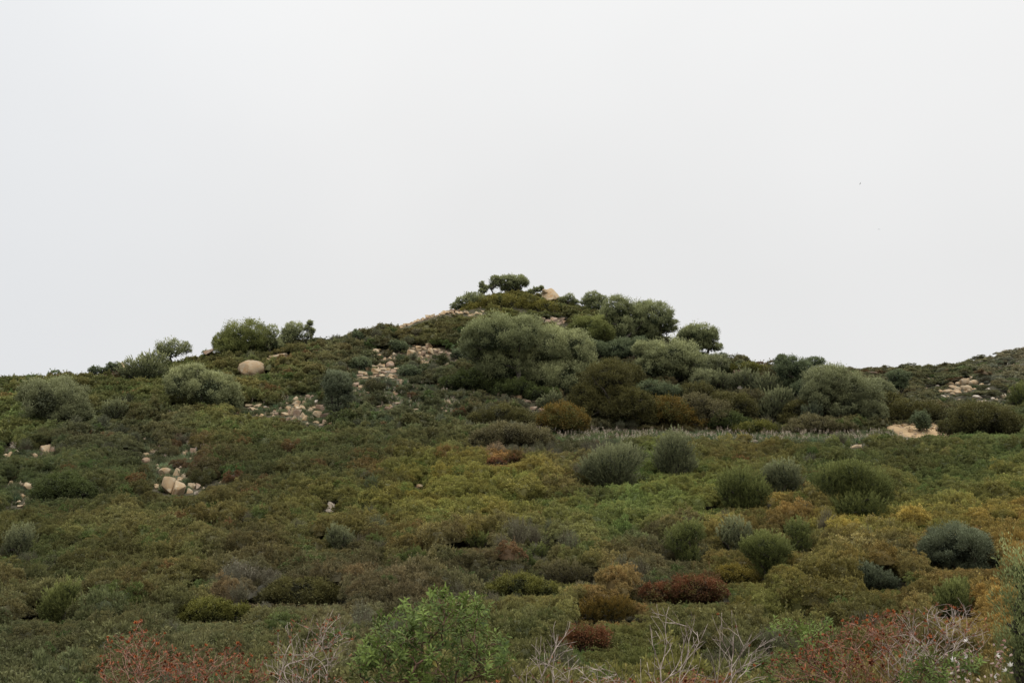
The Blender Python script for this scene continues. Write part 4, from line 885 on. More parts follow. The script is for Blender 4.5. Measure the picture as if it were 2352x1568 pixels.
bush('broom_bush', 'thin brownish broom behind the dead twigs at lower right', 'bush', SG, 2185, 1450, [(2185, 1378, 38, 44), (2200, 1358, 20, 26), (2160, 1400, 28, 34)], 'broom', 'broom', 0.7)
bush('broom_bush', 'small grey broom bush below the white split rock', 'bush', SG, 780, 1278, [(780, 1240, 32, 30), (770, 1225, 18, 20)], 'grey', 'broom', 0.8)
bush('broom_bush', 'tall yellow-green broom bush at the lower left', 'bush', SG, 142, 1448, [(138, 1385, 44, 38), (155, 1362, 26, 26), (115, 1410, 32, 30), (160, 1410, 34, 30)], 'yellow', 'broom', 0.7)
bush('broom_bush', 'grey broom bush at the left edge of the slope', 'bush', SG, 45, 1298, [(48, 1240, 32, 42), (28, 1255, 24, 36)], 'grey', 'broom', 0.75)
bush('broom_bush', 'faint small broom bush in the middle of the slope', 'bush', SG, 1237, 1292, [(1237, 1268, 20, 22)], 'broom', 'broom', 0.7)
bush('broom_bush', 'low grey-green broom left of the faint small one', 'bush', SG, 1095, 1272, [(1095, 1242, 34, 24)], 'broom', 'broom', 0.6)
bush('red_shrub', 'large dark red shrub in the scrub behind bare twigs', 'shrub', 'red leaved shrubs', 1580, 1402, [(1590, 1348, 72, 26), (1510, 1362, 46, 20), (1630, 1362, 44, 28), (1560, 1375, 66, 20)], 'red', 'lentisk', 1.0, part='foliage')
bush('red_shrub', 'smaller red-brown shrub above the lower bare twigs', 'shrub', 'red leaved shrubs', 1348, 1505, [(1345, 1466, 54, 22), (1375, 1470, 34, 20), (1300, 1480, 30, 14)], 'red', 'lentisk', 0.75, part='foliage')
bush('red_shrub', 'thin red patch of shrub in the yellow-green scrub', 'shrub', 'red leaved shrubs', 1150, 1078, [(1142, 1062, 26, 9), (1178, 1052, 10, 7)], 'red', 'lentisk', 0.7, part='foliage')
bush('heath_bush', 'grey-brown twiggy heath bush in the lower middle', 'bush', None, 1300, 1345, [(1300, 1318, 62, 30), (1340, 1325, 34, 24)], 'heath', 'broom', 0.7)
bush('heath_bush', 'rusty brown heath bush left of the large red shrub', 'bush', None, 1395, 1440, [(1400, 1405, 66, 32), (1350, 1418, 34, 20)], 'rust', 'broom', 0.8)
bush('lentisk_bush', 'olive domed bush lying low in the lower left scrub', 'bush', LG, 490, 1440, [(480, 1405, 66, 26), (530, 1412, 44, 22), (440, 1418, 36, 18)], 'lentisk', 'lentisk', 1.0, part='foliage')
bush('lentisk_bush', 'brown-green domed bush in the lower centre-left scrub', 'bush', LG, 690, 1400, [(690, 1360, 80, 34), (640, 1372, 50, 26), (745, 1368, 44, 28)], 'brown', 'lentisk', 1.0, part='foliage')
bush('lentisk_bush', 'yellow-green domed bush right of the bright green one', 'bush', LG, 1180, 1385, [(1190, 1345, 66, 24), (1240, 1352, 44, 20), (1140, 1358, 36, 16)], 'lentisk', 'lentisk', 1.0, part='foliage')
bush('lentisk_bush', 'golden domed bush below the stemmed ball-shaped broom', 'bush', LG, 1690, 1350, [(1680, 1318, 48, 20), (1720, 1328, 30, 16)], 'gold', 'lentisk', 1.0, part='foliage')
bush('lentisk_bush', 'dark green rounded bush beneath the left border stones', 'bush', LG, 140, 1160, [(140, 1118, 62, 32), (180, 1128, 44, 26), (105, 1135, 34, 20)], 'deep', 'lentisk', 1.0, part='foliage')

# ------------------------------------------------------------------ asphodels
STALK = leaf_mat('asphodel_stalk', alb(74, 80, 50), alb(108, 108, 76), transl=0.1)
PETAL = leaf_mat('asphodel_petals', alb(178, 138, 126, 1.0), alb(236, 218, 208, 1.0), transl=0.3)
ALEAF = leaf_mat('asphodel_leaves', alb(52, 72, 40), alb(102, 124, 76), transl=0.2)
def asph_meshes(nst, hgt, fl, lw, fat=1.0):
    a = Acc(); n = 26
    az = rng.uniform(0, 6.28, n); ll = rng.uniform(0.22, 0.45, n)
    o_ = rng.normal(0, 0.06, (n, 3)) * np.array([1, 1, 0])
    d1 = np.stack([np.cos(az) * 0.45, np.sin(az) * 0.45, np.ones(n)], 1)
    d2 = np.stack([np.cos(az), np.sin(az), np.full(n, 0.25)], 1)
    a.leaves(o_, d1, rdir(n), ll, 0.03 * lw, rng.uniform(0, 1, n), 0, 0.6); a.leaves(o_ + nrm(d1) * (ll * 0.8)[:, None], d2, rdir(n), ll * 0.6, 0.022 * lw, rng.uniform(0.2, 1, n), 0, 0.3)
    s = Acc(); f = Acc()
    for k in range(nst):
        b = np.array([random.gauss(0, 0.07), random.gauss(0, 0.07), 0]); h = hgt * random.uniform(0.7, 1.08)
        t = b + np.array([random.gauss(0, 0.07), random.gauss(0, 0.07), h])
        s.tube([b], [t], 0.006 * fat, 0.003 * fat, 0.5, 4, 0)
        axes = [(b + (t - b) * 0.55, t + np.array([0, 0, 0.04]))]
        for q in range(random.randint(1, 3)):
            p0 = b + (t - b) * random.uniform(0.45, 0.7); aa = random.uniform(0, 6.28); l_ = random.uniform(0.18, 0.32)
            p1 = p0 + np.array([math.cos(aa) * 0.09, math.sin(aa) * 0.09, l_]); s.tube([p0], [p1], 0.005 * fat, 0.003 * fat, 0.5, 4, 0); axes.append((p0 + (p1 - p0) * 0.3, p1))
        for p0, p1 in axes:
            m_ = int(fl * np.linalg.norm(p1 - p0) * 40)
            tt = rng.uniform(0, 1, m_); P = p0 + (p1 - p0) * tt[:, None] + rng.normal(0, 0.016, (m_, 3)) * (1.3 - tt)[:, None]
            P = P + rng.normal(0, 0.012, (m_, 3)); f.leaves(P, nrm(rdir(m_) + np.array([0, 0, 0.3])), rdir(m_), 0.042 * fat * rng.uniform(0.6, 1.2, m_), 0.02 * fat, np.clip(rng.uniform(0, 1, m_) - 0.35 * tt + 0.15, 0, 1))
    return a.mesh('leaf_tuft', ALEAF), s.mesh('flower_stalk', STALK), f.mesh('blossom', PETAL)
ASP = [asph_meshes(n_, h_, 0.9, 0.9, 1.3) for n_, h_ in ((2, 1.0), (3, 1.1), (4, 1.0), (1, 1.15), (3, 0.9))]
def asphodel(x, y, z, label, group, sc=1.0, lib=None):
    t = empty('asphodel', (x, y, z), random.uniform(0, 6.28)); t.scale = (sc, sc, sc); tag(t, label, 'flower', group)
    for nm, me_ in zip(('leaf_tuft', 'flower_stalk', 'blossom'), random.choice(lib or ASP)):
        obj(nm, me_, t)
def patch(n, uc, vc, ru, rv, label, group, sc=1.0):
    for _ in range(n):
        while True:
            a_, b_ = random.uniform(-1, 1), random.uniform(-1, 1)
            if a_ * a_ + b_ * b_ <= 1: break
        x, y, z = hit(uc + a_ * ru, vc + b_ * rv)
        asphodel(x, y, z - 0.05, label, group, sc * random.uniform(0.8, 1.15))
for i in range(150):
    u = 1232 + (2075 - 1232) * (i + random.random()) / 150
    x, y, z = hit(u, 1003 + random.uniform(-6, 15) + (4 if u > 1950 else 0))
    asphodel(x, y, z, 'pale pink asphodel in the long flowering strip along the terrace', 'asphodels along the terrace', random.uniform(0.55, 0.95))
MASSM = leaf_mat('asphodel_mass', alb(56, 74, 44), alb(100, 118, 76), twig=alb(232, 196, 182, 1.05), transl=0.25)
def asph_proto(hgt):
    a = Acc(); n_ = 16; az = rng.uniform(0, 6.28, n_)
    a.leaves(rng.normal(0, .05, (n_, 3)) * np.array([1, 1, 0]), np.stack([np.cos(az) * .5, np.sin(az) * .5, np.ones(n_)], 1), rdir(n_), rng.uniform(.2, .42, n_), .03, rng.uniform(0, 1, n_))
    for k in range(2):
        b = np.array([random.gauss(0, .06), random.gauss(0, .06), 0]); t = b + np.array([random.gauss(0, .08), random.gauss(0, .08), hgt * random.uniform(.8, 1.05)])
        a.tube([b], [t], .007, .004, .6, 3, 0.0); m_ = 26; tt = rng.uniform(.5, 1.03, m_)
        a.leaves(b + (t - b) * tt[:, None] + rng.normal(0, .04, (m_, 3)) * (1.4 - tt)[:, None], rdir(m_), rdir(m_), .05, .026, .5, np.clip(rng.uniform(.3, 1.3, m_), 0, 1))
    return a.mesh('asphodel_sprig', MASSM)
AMASS = [asph_proto(h_) for h_ in (.6, .7, .8, .5)]
am = []
for _ in range(230):
    am.append(hit(random.uniform(1235, 2090), 1004 + random.uniform(-6, 17)))
for (uc, vc, ru, rv, n_) in ((930, 920, 130, 34, 60), (1060, 930, 70, 30, 30), (820, 792, 70, 10, 30), (640, 925, 80, 12, 16)):
    for _ in range(n_):
        a_ = rdir(1)[0]; am.append(hit(uc + a_[0] * ru, vc + a_[1] * rv))
patch(10, 425, 962, 48, 5, 'pink-white asphodel in the row below the pale-lobed olive', 'asphodels below the pale-lobed olive', .8)
patch(11, 375, 1056, 22, 8, 'asphodel in the thick tuft between rounded boulder and red shrub', 'asphodels above the split rock', .75)
patch(5, 450, 1040, 20, 10, 'asphodel among the stones above the split rock', 'asphodels above the split rock stones', .85)
patch(11, 100, 1074, 26, 9, 'asphodel in the tuft between the stones at the left border', 'asphodels at the left border', .8)
patch(4, 45, 1040, 25, 7, 'asphodel beside the left border stones, above the main tuft', 'asphodels near the left border', .8)
patch(12, 640, 925, 80, 8, 'asphodel in the grass above the left scree', 'asphodels above the scree', .8)
patch(8, 735, 900, 40, 12, 'asphodel on the grass left of the upright shrub', 'asphodels by the upright shrub', .8)
patch(8, 690, 970, 30, 6, 'asphodel at the foot of the scree', 'asphodels at the scree foot', .7)
patch(26, 920, 925, 110, 26, 'asphodel on the stony slope under the ruined pile', 'asphodels under the ruined pile', .85)
patch(12, 1060, 935, 60, 30, 'asphodel on the stony slope left of the big olive', 'asphodels left of the big olive', .85)
patch(9, 955, 835, 70, 10, 'asphodel between the upper and the ruined pile', 'asphodels between the piles', .85)
patch(10, 800, 788, 45, 9, 'asphodel on the left shoulder near the skyline', 'asphodels near the skyline', .9)
patch(8, 425, 1215, 28, 9, 'pale asphodel in the lone tuft in the lower left scrub', 'asphodels in the lower left scrub', .8)
patch(4, 660, 1200, 30, 6, 'asphodel among the few left of the white split rock', 'asphodels by the white rock', .7)

# ------------------------------------------------------------------ foreground growth (about five metres away)
CLEAF = leaf_mat('rockrose_leaves', alb(38, 50, 26), alb(98, 113, 60), transl=0.25, acc=alb(120, 112, 60))
CSTEM = bark_mat('rockrose_stem', alb(56, 42, 34), alb(98, 76, 62), 40)
DEAD = bark_mat('bleached_twig', alb(112, 96, 88, 1.05), alb(178, 164, 152, 1.05), 25)
DEADRED = bark_mat('reddish_twig', alb(98, 66, 54, 1.2), alb(160, 128, 112, 1.2), 25)
CAPS = leaf_mat('dry_capsules', alb(84, 48, 34, 1.2), alb(158, 92, 58, 1.15), transl=0.1)
DRYLEAF = leaf_mat('dry_leaves', alb(78, 48, 38, 1.2), alb(132, 84, 64, 1.2), transl=0.15)

def ground_at(x, y): return float(ground(x, y))
def envelope(n, lobes, y0, s, dep, xb):
    """targets spread through seen lobes (u, v, a, b), in metres relative to the foot"""
    w = np.array([a * b for _, _, a, b in lobes], float); w /= w.sum()
    out_ = []
    for k in rng.choice(len(lobes), n, p=w):
        lu, lv_, a, b = lobes[k]
        d = rdir(1)[0] * rng.uniform(0, 1) ** 0.33
        yy = y0 + d[1] * dep
        P = at(lu + d[0] * a, lv_ - d[2] * b, yy); out_.append(P - xb)
    return np.array(out_)

def curved_leaves(acc, P, D, up, L, Wd, curl, lv):
    n = len(P); S = nrm(np.cross(D, up)); Nn = nrm(np.cross(S, D))
    prof = [0.25, 0.95, 1.0, 0.7, 0.05]; V = []
    pos = P.copy(); d = D.copy(); step = (L / 4)[:, None]
    for k, wp in enumerate(prof):
        V.append(pos + S * (Wd * wp * 0.5)[:, None]); V.append(pos - S * (Wd * wp * 0.5)[:, None])
        pos = pos + d * step; d = nrm(d - Nn * curl[:, None])
    V = np.stack(V, 1); q = np.array([(2 * k, 2 * k + 2, 2 * k + 3, 2 * k + 1) for k in range(4)])
    Q = (q[None] + (np.arange(n) * 10)[:, None, None]).reshape(-1, 4)
    acc.add(V.reshape(-1, 3), Q, np.repeat(lv, 10))

def rockrose(name, label, lobes, y0, dep, n, foot_u, leaf=0.05, per=11, grp=None, dens_red=0.03):
    s = y0 / F; fx = at(foot_u, 1600, y0)[0]; xb = np.array([fx, y0, ground_at(fx, y0)])
    root = empty(name, xb); tag(root, label, 'shrub', grp)
    T = envelope(n, lobes, y0, s, dep, xb)
    Pn, par, D = skeleton((0, 0, -0.05), T, 0.06, 0.2, 6, 0.1, 0.2)
    r = radii(Pn, par, 0.0013, 2.5, 0.006)
    obj('stem', skel_mesh('stem', Pn, par, r, CSTEM, 5), root)
    isT = np.ones(len(Pn), bool); isT[par[par >= 0]] = False
    tips = np.where(isT)[0]
    a = Acc()
    for t in tips:
        # whorls along the last few centimetres
        ax = nrm(D[t] + np.array([0, 0, 0.5])); k = t; w0 = 0
        e1 = nrm(np.cross(ax, np.array([0.31, 0.9, 0.2]))); e2 = np.cross(ax, e1)
        m_ = per; tt = np.linspace(0, 1, m_); an = np.arange(m_) * 2.4 + random.uniform(0, 6.28)
        P = Pn[t] - ax * (0.07 * (1 - tt))[:, None]
        out_ = np.cos(an)[:, None] * e1 + np.sin(an)[:, None] * e2
        op = (0.35 + 0.9 * (1 - tt) + rng.uniform(-0.15, 0.15, m_))[:, None]
        Dd = nrm(ax + out_ * op * 1.3)
        L_ = leaf * rng.uniform(0.6, 1.15, m_) * (1 - 0.4 * tt)
        lvv = np.clip(rng.uniform(0.1, 0.7) + 0.3 * tt + rng.uniform(-0.15, 0.15, m_), 0, 1.1); lvv[rng.random(m_) < dens_red * 0.1] = 1.6
        curved_leaves(a, P, Dd, np.broadcast_to(ax, (m_, 3)) + out_ * 0.01, L_, L_ * 0.26, rng.uniform(0.1, 0.5, m_), lvv)
    obj('foliage', a.mesh('foliage', CLEAF, smooth=True), root)
    return root

def capsules(a, C, D, sz):
    for c, d in zip(C, D):
        d = nrm(d + np.array([0, 0, 0.6])); e1 = nrm(np.cross(d, np.array([0.3, 0.8, 0.1]))); e2 = np.cross(d, e1)
        k = np.arange(5) * 2 * math.pi / 5 + random.uniform(0, 1); o_ = np.cos(k)[:, None] * e1 + np.sin(k)[:, None] * e2
        l_ = sz * random.uniform(0.7, 1.2); v_ = random.uniform(0, 1)
        a.leaves(np.repeat(c[None], 5, 0), nrm(d + o_ * 0.75), o_ + 0.01, l_, l_ * 0.65, np.clip(v_ + rng.uniform(-.2, .2, 5), 0, 1.1))
        a.leaves(np.repeat(c[None], 5, 0), nrm(d + o_ * 0.25), o_ + 0.01, l_ * 0.8, l_ * 0.5, np.clip(v_ - 0.3, 0, 1))

def dead_bush(name, label, lobes, y0, dep, n, foot_u, mat, tip=0.0015, caps=0, dry=0, seg=0.06, jit=0.16, stems=5, grp='dead shrubs in front', cap=0.009, capsz=0.017):
    s = y0 / F; fx = at(foot_u, 1600, y0)[0]; xb = np.array([fx, y0, ground_at(fx, y0)])
    root = empty(name, xb); tag(root, label, 'dead shrub', grp)
    T = envelope(n, lobes, y0, s, dep, xb)
    Pn, par, D = skeleton((0, 0, -0.05), T, seg, jit, stems, 0.12, 0.12, 2.6)
    r = radii(Pn, par, tip * 0.58, 2.7, cap * 0.42)
    obj('twig', skel_mesh('twig', Pn, par, r, mat, 5), root)
    isT = np.ones(len(Pn), bool); isT[par[par >= 0]] = False
    tips = np.where(isT)[0]
    if caps:
        a = Acc(); k = rng.choice(tips, min(caps, len(tips)), replace=False); capsules(a, Pn[k], D[k], capsz)
        tag(obj('seed_heads', a.mesh('seed_heads', CAPS), root), kind='stuff')
    if dry:
        a = Acc(); k = rng.choice(len(Pn), dry); k = k[Pn[k, 2] > 0.35 * Pn[:, 2].max()]
        m_ = len(k); curved_leaves(a, Pn[k] + rng.normal(0, 0.008, (m_, 3)), nrm(rdir(m_) + np.array([0, 0, -0.2])), rdir(m_), 0.026 * rng.uniform(0.5, 1.4, m_), 0.006 * np.ones(m_), rng.uniform(0.2, 0.9, m_), rng.uniform(0, 1, m_))
        tag(obj('dry_foliage', a.mesh('dry_foliage', DRYLEAF), root), kind='stuff')
    return root

RG = 'green rockroses in front'
rockrose('rockrose', 'bright green leafy rockrose at the bottom centre', [(1010, 1420, 105, 75), (930, 1460, 85, 80), (1060, 1400, 70, 50), (890, 1520, 90, 75), (870, 1470, 50, 40), (1000, 1510, 120, 80), (1120, 1500, 66, 60), (1010, 1352, 30, 14), (990, 1600, 150, 60)], 5.6, 0.36, 1050, 1000, per=13, leaf=0.056, grp=RG)
rockrose('rockrose', 'green rockrose mixed with red twigs at the lower right', [(1880, 1440, 60, 28), (1800, 1430, 50, 18), (1860, 1490, 80, 50), (1790, 1540, 80, 40), (1900, 1550, 80, 40)], 5.8, 0.25, 240, 1850, per=12, leaf=0.045, grp=RG)
rockrose('rockrose', 'low green rockrose below the white twigs at bottom right', [(2160, 1530, 80, 34), (2120, 1550, 70, 30), (2215, 1520, 40, 30), (2150, 1590, 110, 30)], 5.1, 0.22, 260, 2150, per=12, leaf=0.042, grp=RG)
rockrose('rockrose', 'small green rockrose sprigs at the far bottom left', [(205, 1590, 40, 28), (190, 1570, 22, 14)], 5.2, 0.12, 24, 200, per=9, grp=RG)
dead_bush('dead_shrub', 'pale bleached bare shrub left of the bright green rockrose', [(720, 1480, 95, 75), (690, 1520, 90, 60), (760, 1450, 60, 55), (700, 1580, 110, 40)], 5.4, 0.26, 480, 715, DEAD, 0.0014, caps=14, dry=260)
dead_bush('dead_shrub', 'rust-red dead shrub with seed heads at the lower left', [(320, 1500, 90, 66), (290, 1540, 80, 40), (360, 1530, 70, 50), (310, 1590, 110, 30), (318, 1440, 22, 20)], 5.3, 0.26, 320, 320, DEADRED, 0.0013, caps=80, dry=650)
dead_bush('dead_shrub', 'rust-red dead shrub left of the pale bleached one', [(480, 1525, 90, 44), (450, 1550, 80, 34), (540, 1510, 36, 34), (480, 1590, 110, 30), (590, 1540, 40, 36)], 5.4, 0.24, 320, 480, DEADRED, 0.0013, caps=80, dry=700)
dead_bush('dead_shrub', 'thin forked bare twigs right of the bright green rockrose', [(1270, 1500, 66, 50), (1290, 1450, 36, 30), (1230, 1540, 70, 36), (1320, 1545, 60, 40), (1280, 1600, 90, 30)], 5.3, 0.2, 192, 1300, DEAD, 0.0017, dry=30, seg=0.09, jit=0.12, stems=3)
dead_bush('dead_shrub', 'short white bare twigs low at the bottom, left of tall ones', [(1370, 1545, 50, 36), (1420, 1560, 46, 28), (1380, 1600, 70, 24)], 5.0, 0.16, 144, 1385, DEAD, 0.0016, seg=0.06, jit=0.14, stems=3)
dead_bush('dead_shrub', 'tall bare forked shrub with one long branch rising highest', [(1555, 1480, 75, 66), (1520, 1430, 36, 52), (1590, 1440, 36, 50), (1510, 1540, 70, 40), (1600, 1540, 50, 40), (1550, 1610, 90, 30)], 5.1, 0.2, 192, 1585, DEAD, 0.0019, seg=0.1, jit=0.1, stems=2)
dead_bush('dead_shrub', 'slender grey bare branches arching right of the tall forked shrub', [(1660, 1440, 34, 66), (1700, 1470, 50, 40), (1760, 1470, 50, 30), (1690, 1540, 80, 40), (1720, 1500, 70, 50), (1640, 1600, 60, 30)], 5.3, 0.2, 152, 1640, DEAD, 0.0018, caps=6, seg=0.1, jit=0.12, stems=3)
dead_bush('dead_shrub', 'dark red dead shrub with orange seed heads at lower right', [(1985, 1470, 90, 62), (2050, 1440, 70, 50), (1900, 1500, 80, 50), (1960, 1540, 130, 40), (1830, 1530, 90, 40), (2000, 1600, 150, 30)], 5.5, 0.3, 620, 1980, DEADRED, 0.0013, caps=150, dry=1500)
dead_bush('dead_shrub', 'big tangled shrub of white twigs at the lower right', [(2140, 1450, 110, 70), (2190, 1420, 70, 50), (2080, 1500, 90, 60), (2170, 1510, 110, 50), (2230, 1450, 50, 30), (2120, 1590, 130, 40)], 5.3, 0.34, 850, 2130, DEAD, 0.0014, caps=30, dry=420, jit=0.24)
dead_bush('dead_shrub', 'low rust-brown twig shrub along the bottom edge, behind white twigs', [(1450, 1585, 150, 34), (1600, 1575, 110, 40), (1300, 1590, 90, 28)], 5.9, 0.25, 420, 1470, DEADRED, 0.0013, caps=50, dry=1300)
dead_bush('dead_shrub', 'low grey twig shrub along the bottom edge under the green rockrose', [(820, 1580, 70, 34), (950, 1590, 90, 24), (1100, 1590, 90, 28)], 5.1, 0.15, 150, 930, DEAD, 0.0013, caps=8, dry=160)
# broom at the right border
bush('broom_bush', 'tall grey-green broom rising at the right border in front', 'bush', None, 2345, 1600, [(2375, 1400, 80, 90), (2345, 1325, 44, 44), (2340, 1480, 52, 66), (2385, 1520, 80, 80)], 'edge', 'broom', 0.10, yy=tuple(at(2345, 1640, 7.2)), lfm=0.024)
# asphodels at the right border
for k, (u, v, yy) in enumerate(((2212, 1468, 5.0), (2262, 1500, 4.7), (2312, 1478, 4.9), (2288, 1535, 4.6), (2240, 1545, 4.5))):
    Pt = at(u, v, yy); g_ = ground_at(Pt[0], yy)
    lab = ['asphodel with white petals below the white twig shrub', 'asphodel with an open white bloom in the lower right corner', 'pinkish asphodel touching the right border', 'asphodel lowest in the bottom right corner', 'asphodel left of the lowest corner one'][k]
    t = empty('asphodel', (Pt[0], yy, g_), random.uniform(0, 6)); tag(t, lab, 'flower', 'asphodels in the lower right corner')
    hgt = Pt[2] - g_
    a = Acc(); n_ = 24; az = rng.uniform(0, 6.28, n_); d1 = np.stack([np.cos(az) * .5, np.sin(az) * .5, np.ones(n_)], 1)
    curved_leaves(a, rng.normal(0, .04, (n_, 3)) * np.array([1, 1, 0]), nrm(d1), rdir(n_), rng.uniform(.25, .5, n_), np.full(n_, .02), rng.uniform(.05, .25, n_), rng.uniform(0, 1, n_))
    obj('leaf_tuft', a.mesh('leaf_tuft', ALEAF), t)
    s_ = Acc(); f_ = Acc()
    for q in range(2):
        b_ = np.array([random.gauss(0, .03), random.gauss(0, .03), 0]); e_ = np.array([random.gauss(0, .06), random.gauss(0, .05), hgt * random.uniform(.9, 1.0)])
        m_ = (b_ + e_) / 2 + np.array([random.gauss(0, .03), 0, 0]); s_.tube([b_, m_], [m_, e_], [.006, .005], [.005, .003], .5, 5, 0)
        for j in range(12):
            c_ = e_ - np.array([0, 0, random.uniform(-.01, .16)]) + rng.normal(0, .014, 3)
            dd = nrm(rdir(1, -.2, .8)[0] + np.array([0, 0, .2])); e1 = nrm(np.cross(dd, np.array([.2, .3, .9]))); e2 = np.cross(dd, e1)
            kk = np.arange(6) * math.pi / 3; oo = np.cos(kk)[:, None] * e1 + np.sin(kk)[:, None] * e2; op = random.choice([.2, .25, .3, .3, .35, 1.3])
            f_.leaves(np.repeat(c_[None], 6, 0), nrm(dd + oo * op), oo + .01, .022, .008, np.full(6, 1.0 if op > 1 else random.uniform(0, .6)))
    obj('flower_stalk', s_.mesh('flower_stalk', STALK), t); obj('blossom', f_.mesh('blossom', PETAL), t)

# ------------------------------------------------------------------ birds
FEATHER = bark_mat('grey_feathers', (0.18, 0.18, 0.18), (0.30, 0.30, 0.30), 3)
def bird(u, v, Y, roll, yaw, span, label):
    root = empty('bird', tuple(at(u, v, Y))); root.rotation_euler = (0, roll, yaw); tag(root, label, 'bird', 'birds in the sky')
    bm = bmesh.new(); bmesh.ops.create_uvsphere(bm, u_segments=10, v_segments=8, radius=0.5)
    for vtx in bm.verts:
        t = vtx.co.y; w_ = 0.18 * span * (1 - 0.5 * abs(t + 0.1)); vtx.co = (vtx.co.x * w_, t * 0.42 * span, vtx.co.z * w_)
    me_ = bpy.data.meshes.new('body'); bm.to_mesh(me_); bm.free(); me_.materials.append(FEATHER); obj('body', me_, root)
    for sgn in (-1, 1):
        bm = bmesh.new(); prev = None
        for x_, y0, y1, z_ in ((0, .08, -.10, 0), (.18, .11, -.08, .05), (.36, .06, -.07, .06), (.5, -.02, -.08, .02)):
            a_ = bm.verts.new((sgn * x_ * span, y0 * span, z_ * span)); b_ = bm.verts.new((sgn * x_ * span, y1 * span, z_ * span))
            if prev: bm.faces.new((prev[0], a_, b_, prev[1]))
            prev = (a_, b_)
        me_ = bpy.data.meshes.new('wing'); bm.to_mesh(me_); bm.free(); me_.materials.append(FEATHER); obj('wing', me_, root)
bird(1975, 422, 260, -0.95, 0.3, 1.15, 'tiny dark bird banking in the sky at upper right')
bird(2018, 527, 300, 0.0, 0.1, 0.95, 'tiny pale bird gliding lower in the sky at right')

# ------------------------------------------------------------------ scrub scatter
pts = []; sc_ = []
y = 13.0
while y < 140:
    sp = 0.34 + 0.0058 * y
    hw = y * 0.64 + 1.5
    xs = np.arange(-hw, hw, sp)
    pts.append(np.stack([xs + rng.uniform(-.5, .5, len(xs)) * sp, y + rng.uniform(-.5, .5, len(xs)) * sp], 1)); sc_.append(np.full(len(xs), sp))
    y += sp * 0.95
while y < 312:
    sp = 1.0 + 0.0045 * y
    xs = np.arange(-0.15 * y, y * 0.64, sp)
    pts.append(np.stack([xs + rng.uniform(-.5, .5, len(xs)) * sp, y + rng.uniform(-.5, .5, len(xs)) * sp], 1)); sc_.append(np.full(len(xs), sp))
    y += sp * 0.95
pts = np.concatenate(pts); sc_ = np.concatenate(sc_)
gz = ground(pts[:, 0], pts[:, 1])
pu, pv = project(np.stack([pts[:, 0], pts[:, 1], gz + 0.3], 1))
mid = (pts[:, 1] > 30) & (pts[:, 1] < 140)
nz = fbm(pts[:, 0] / 1.6, pts[:, 1] / 1.6, 77, 2)
ea = np.where(mid & (pts[:, 1] < 97), ell(pu, pv, EARTH), 0); stn = np.where(mid, ell(pu, pv, STONY), 0); gra = np.where(mid, ell(pu, pv, GRASSY), 0)
keep = (ea < 0.12)
keep &= ~((pts[:, 1] > 60) & (np.maximum(stn, gra * 1.0) > 0.25 + 0.75 * (nz > 0.44) + rng.uniform(0, 0.25, len(nz))))
TERR = [(1430, 1004, 190, 15), (1780, 1004, 300, 16), (2060, 1009, 110, 10)]
keep &= ~(mid & (ell(pu, pv + 4, TERR) > 0.15))
KO = np.array(keep_out)
for i0 in range(0, len(pts), 4000):
    sl = slice(i0, i0 + 4000)
    dx = pts[sl, 0][:, None] - KO[None, :, 0]; dy = (pts[sl, 1][:, None] + 0.35 * sc_[sl][:, None]) - KO[None, :, 1]
    keep[sl] &= ~np.any(np.hypot(dx, dy * 0.8) < KO[None, :, 2] + 0.22 * sc_[sl][:, None], axis=1)
pts = pts[keep]; sc_ = sc_[keep]; gz = gz[keep]; pu = pu[keep]; pv = pv[keep]; nz = nz[keep]; stn = stn[keep]
n = len(pts)
far = pts[:, 1] > 140
cell = np.where(far, 4.5, 1.0)
mh, mid_ = mounds(pts[:, 0], pts[:, 1], 2.1, 5)
mh2, mid2 = mounds(pts[:, 0], pts[:, 1], 4.6, 9)
lift = 0.66 * mh * (0.3 + 1.0 * mid_) + 0.62 * mh2 * (0.2 + mid2) - 0.36
lift *= np.clip(pts[:, 1] / 22.0 - 0.2, 0.3, 1.0) * np.where(far, 2.0, 1.0)
colr, twf = zone(pu + rng.normal(0, 14, n), pv + rng.normal(0, 9, n))
# plant to plant and mound to mound variation; lit crests, dark gaps painted in
hue = rng.normal(0, 1, n) * 0.35 + (mid_ - 0.5) * 1.3 + (mid2 - 0.5) * 0.6
val = np.exp(rng.normal(0, 0.12, n) + (mid2 - 0.5) * 0.5 + (mh - 0.6) * 0.4 + (mh2 - 0.6) * 0.3)
colr = colr * np.where(pts[:, 1] > 72, 1.45, 1.28)[:, None] * np.array([0.95, 1.03, 0.97]) * (1 - 0.2 * np.clip((pu - 1500) / 700, 0, 1) * (pts[:, 1] < 72))[:, None] * val[:, None] * np.stack([1 + 0.09 * hue, 1 - 0.03 * hue, 1 - 0.05 * hue], 1)
spot = rng.random(n)
green = (spot < 0.05); colr[green] = colr[green] * 0.5 + alb(70, 92, 46) * 0.5
redp = ((spot > 0.992) | ((vnoise(pts[:, 0] / 1.4, pts[:, 1] / 1.4, 41) > 0.95))) & (pts[:, 1] > 30); colr[redp] = colr[redp] * 0.62 + alb(108, 62, 46) * 0.38
twiggy = (mid_ * 0.65 + 0.35 * rng.random(n)) < twf * np.where(pts[:, 1] > 75, 0.55, 0.75)
colr[twiggy] = colr[twiggy] * 0.75 + colr[twiggy].mean(1, keepdims=True) * 0.3
scale = sc_ * rng.uniform(1.25, 1.9, n) * np.exp(rng.normal(0, 0.16, n)) * np.where(rng.random(n) < 0.05, 1.5, 1.0)
S3 = np.stack([scale * rng.uniform(.9, 1.15, n), scale * rng.uniform(.9, 1.15, n), np.minimum(scale, 1.3) * rng.uniform(.9, 1.6, n) * np.where(far, 1.2, 1.0)], 1)
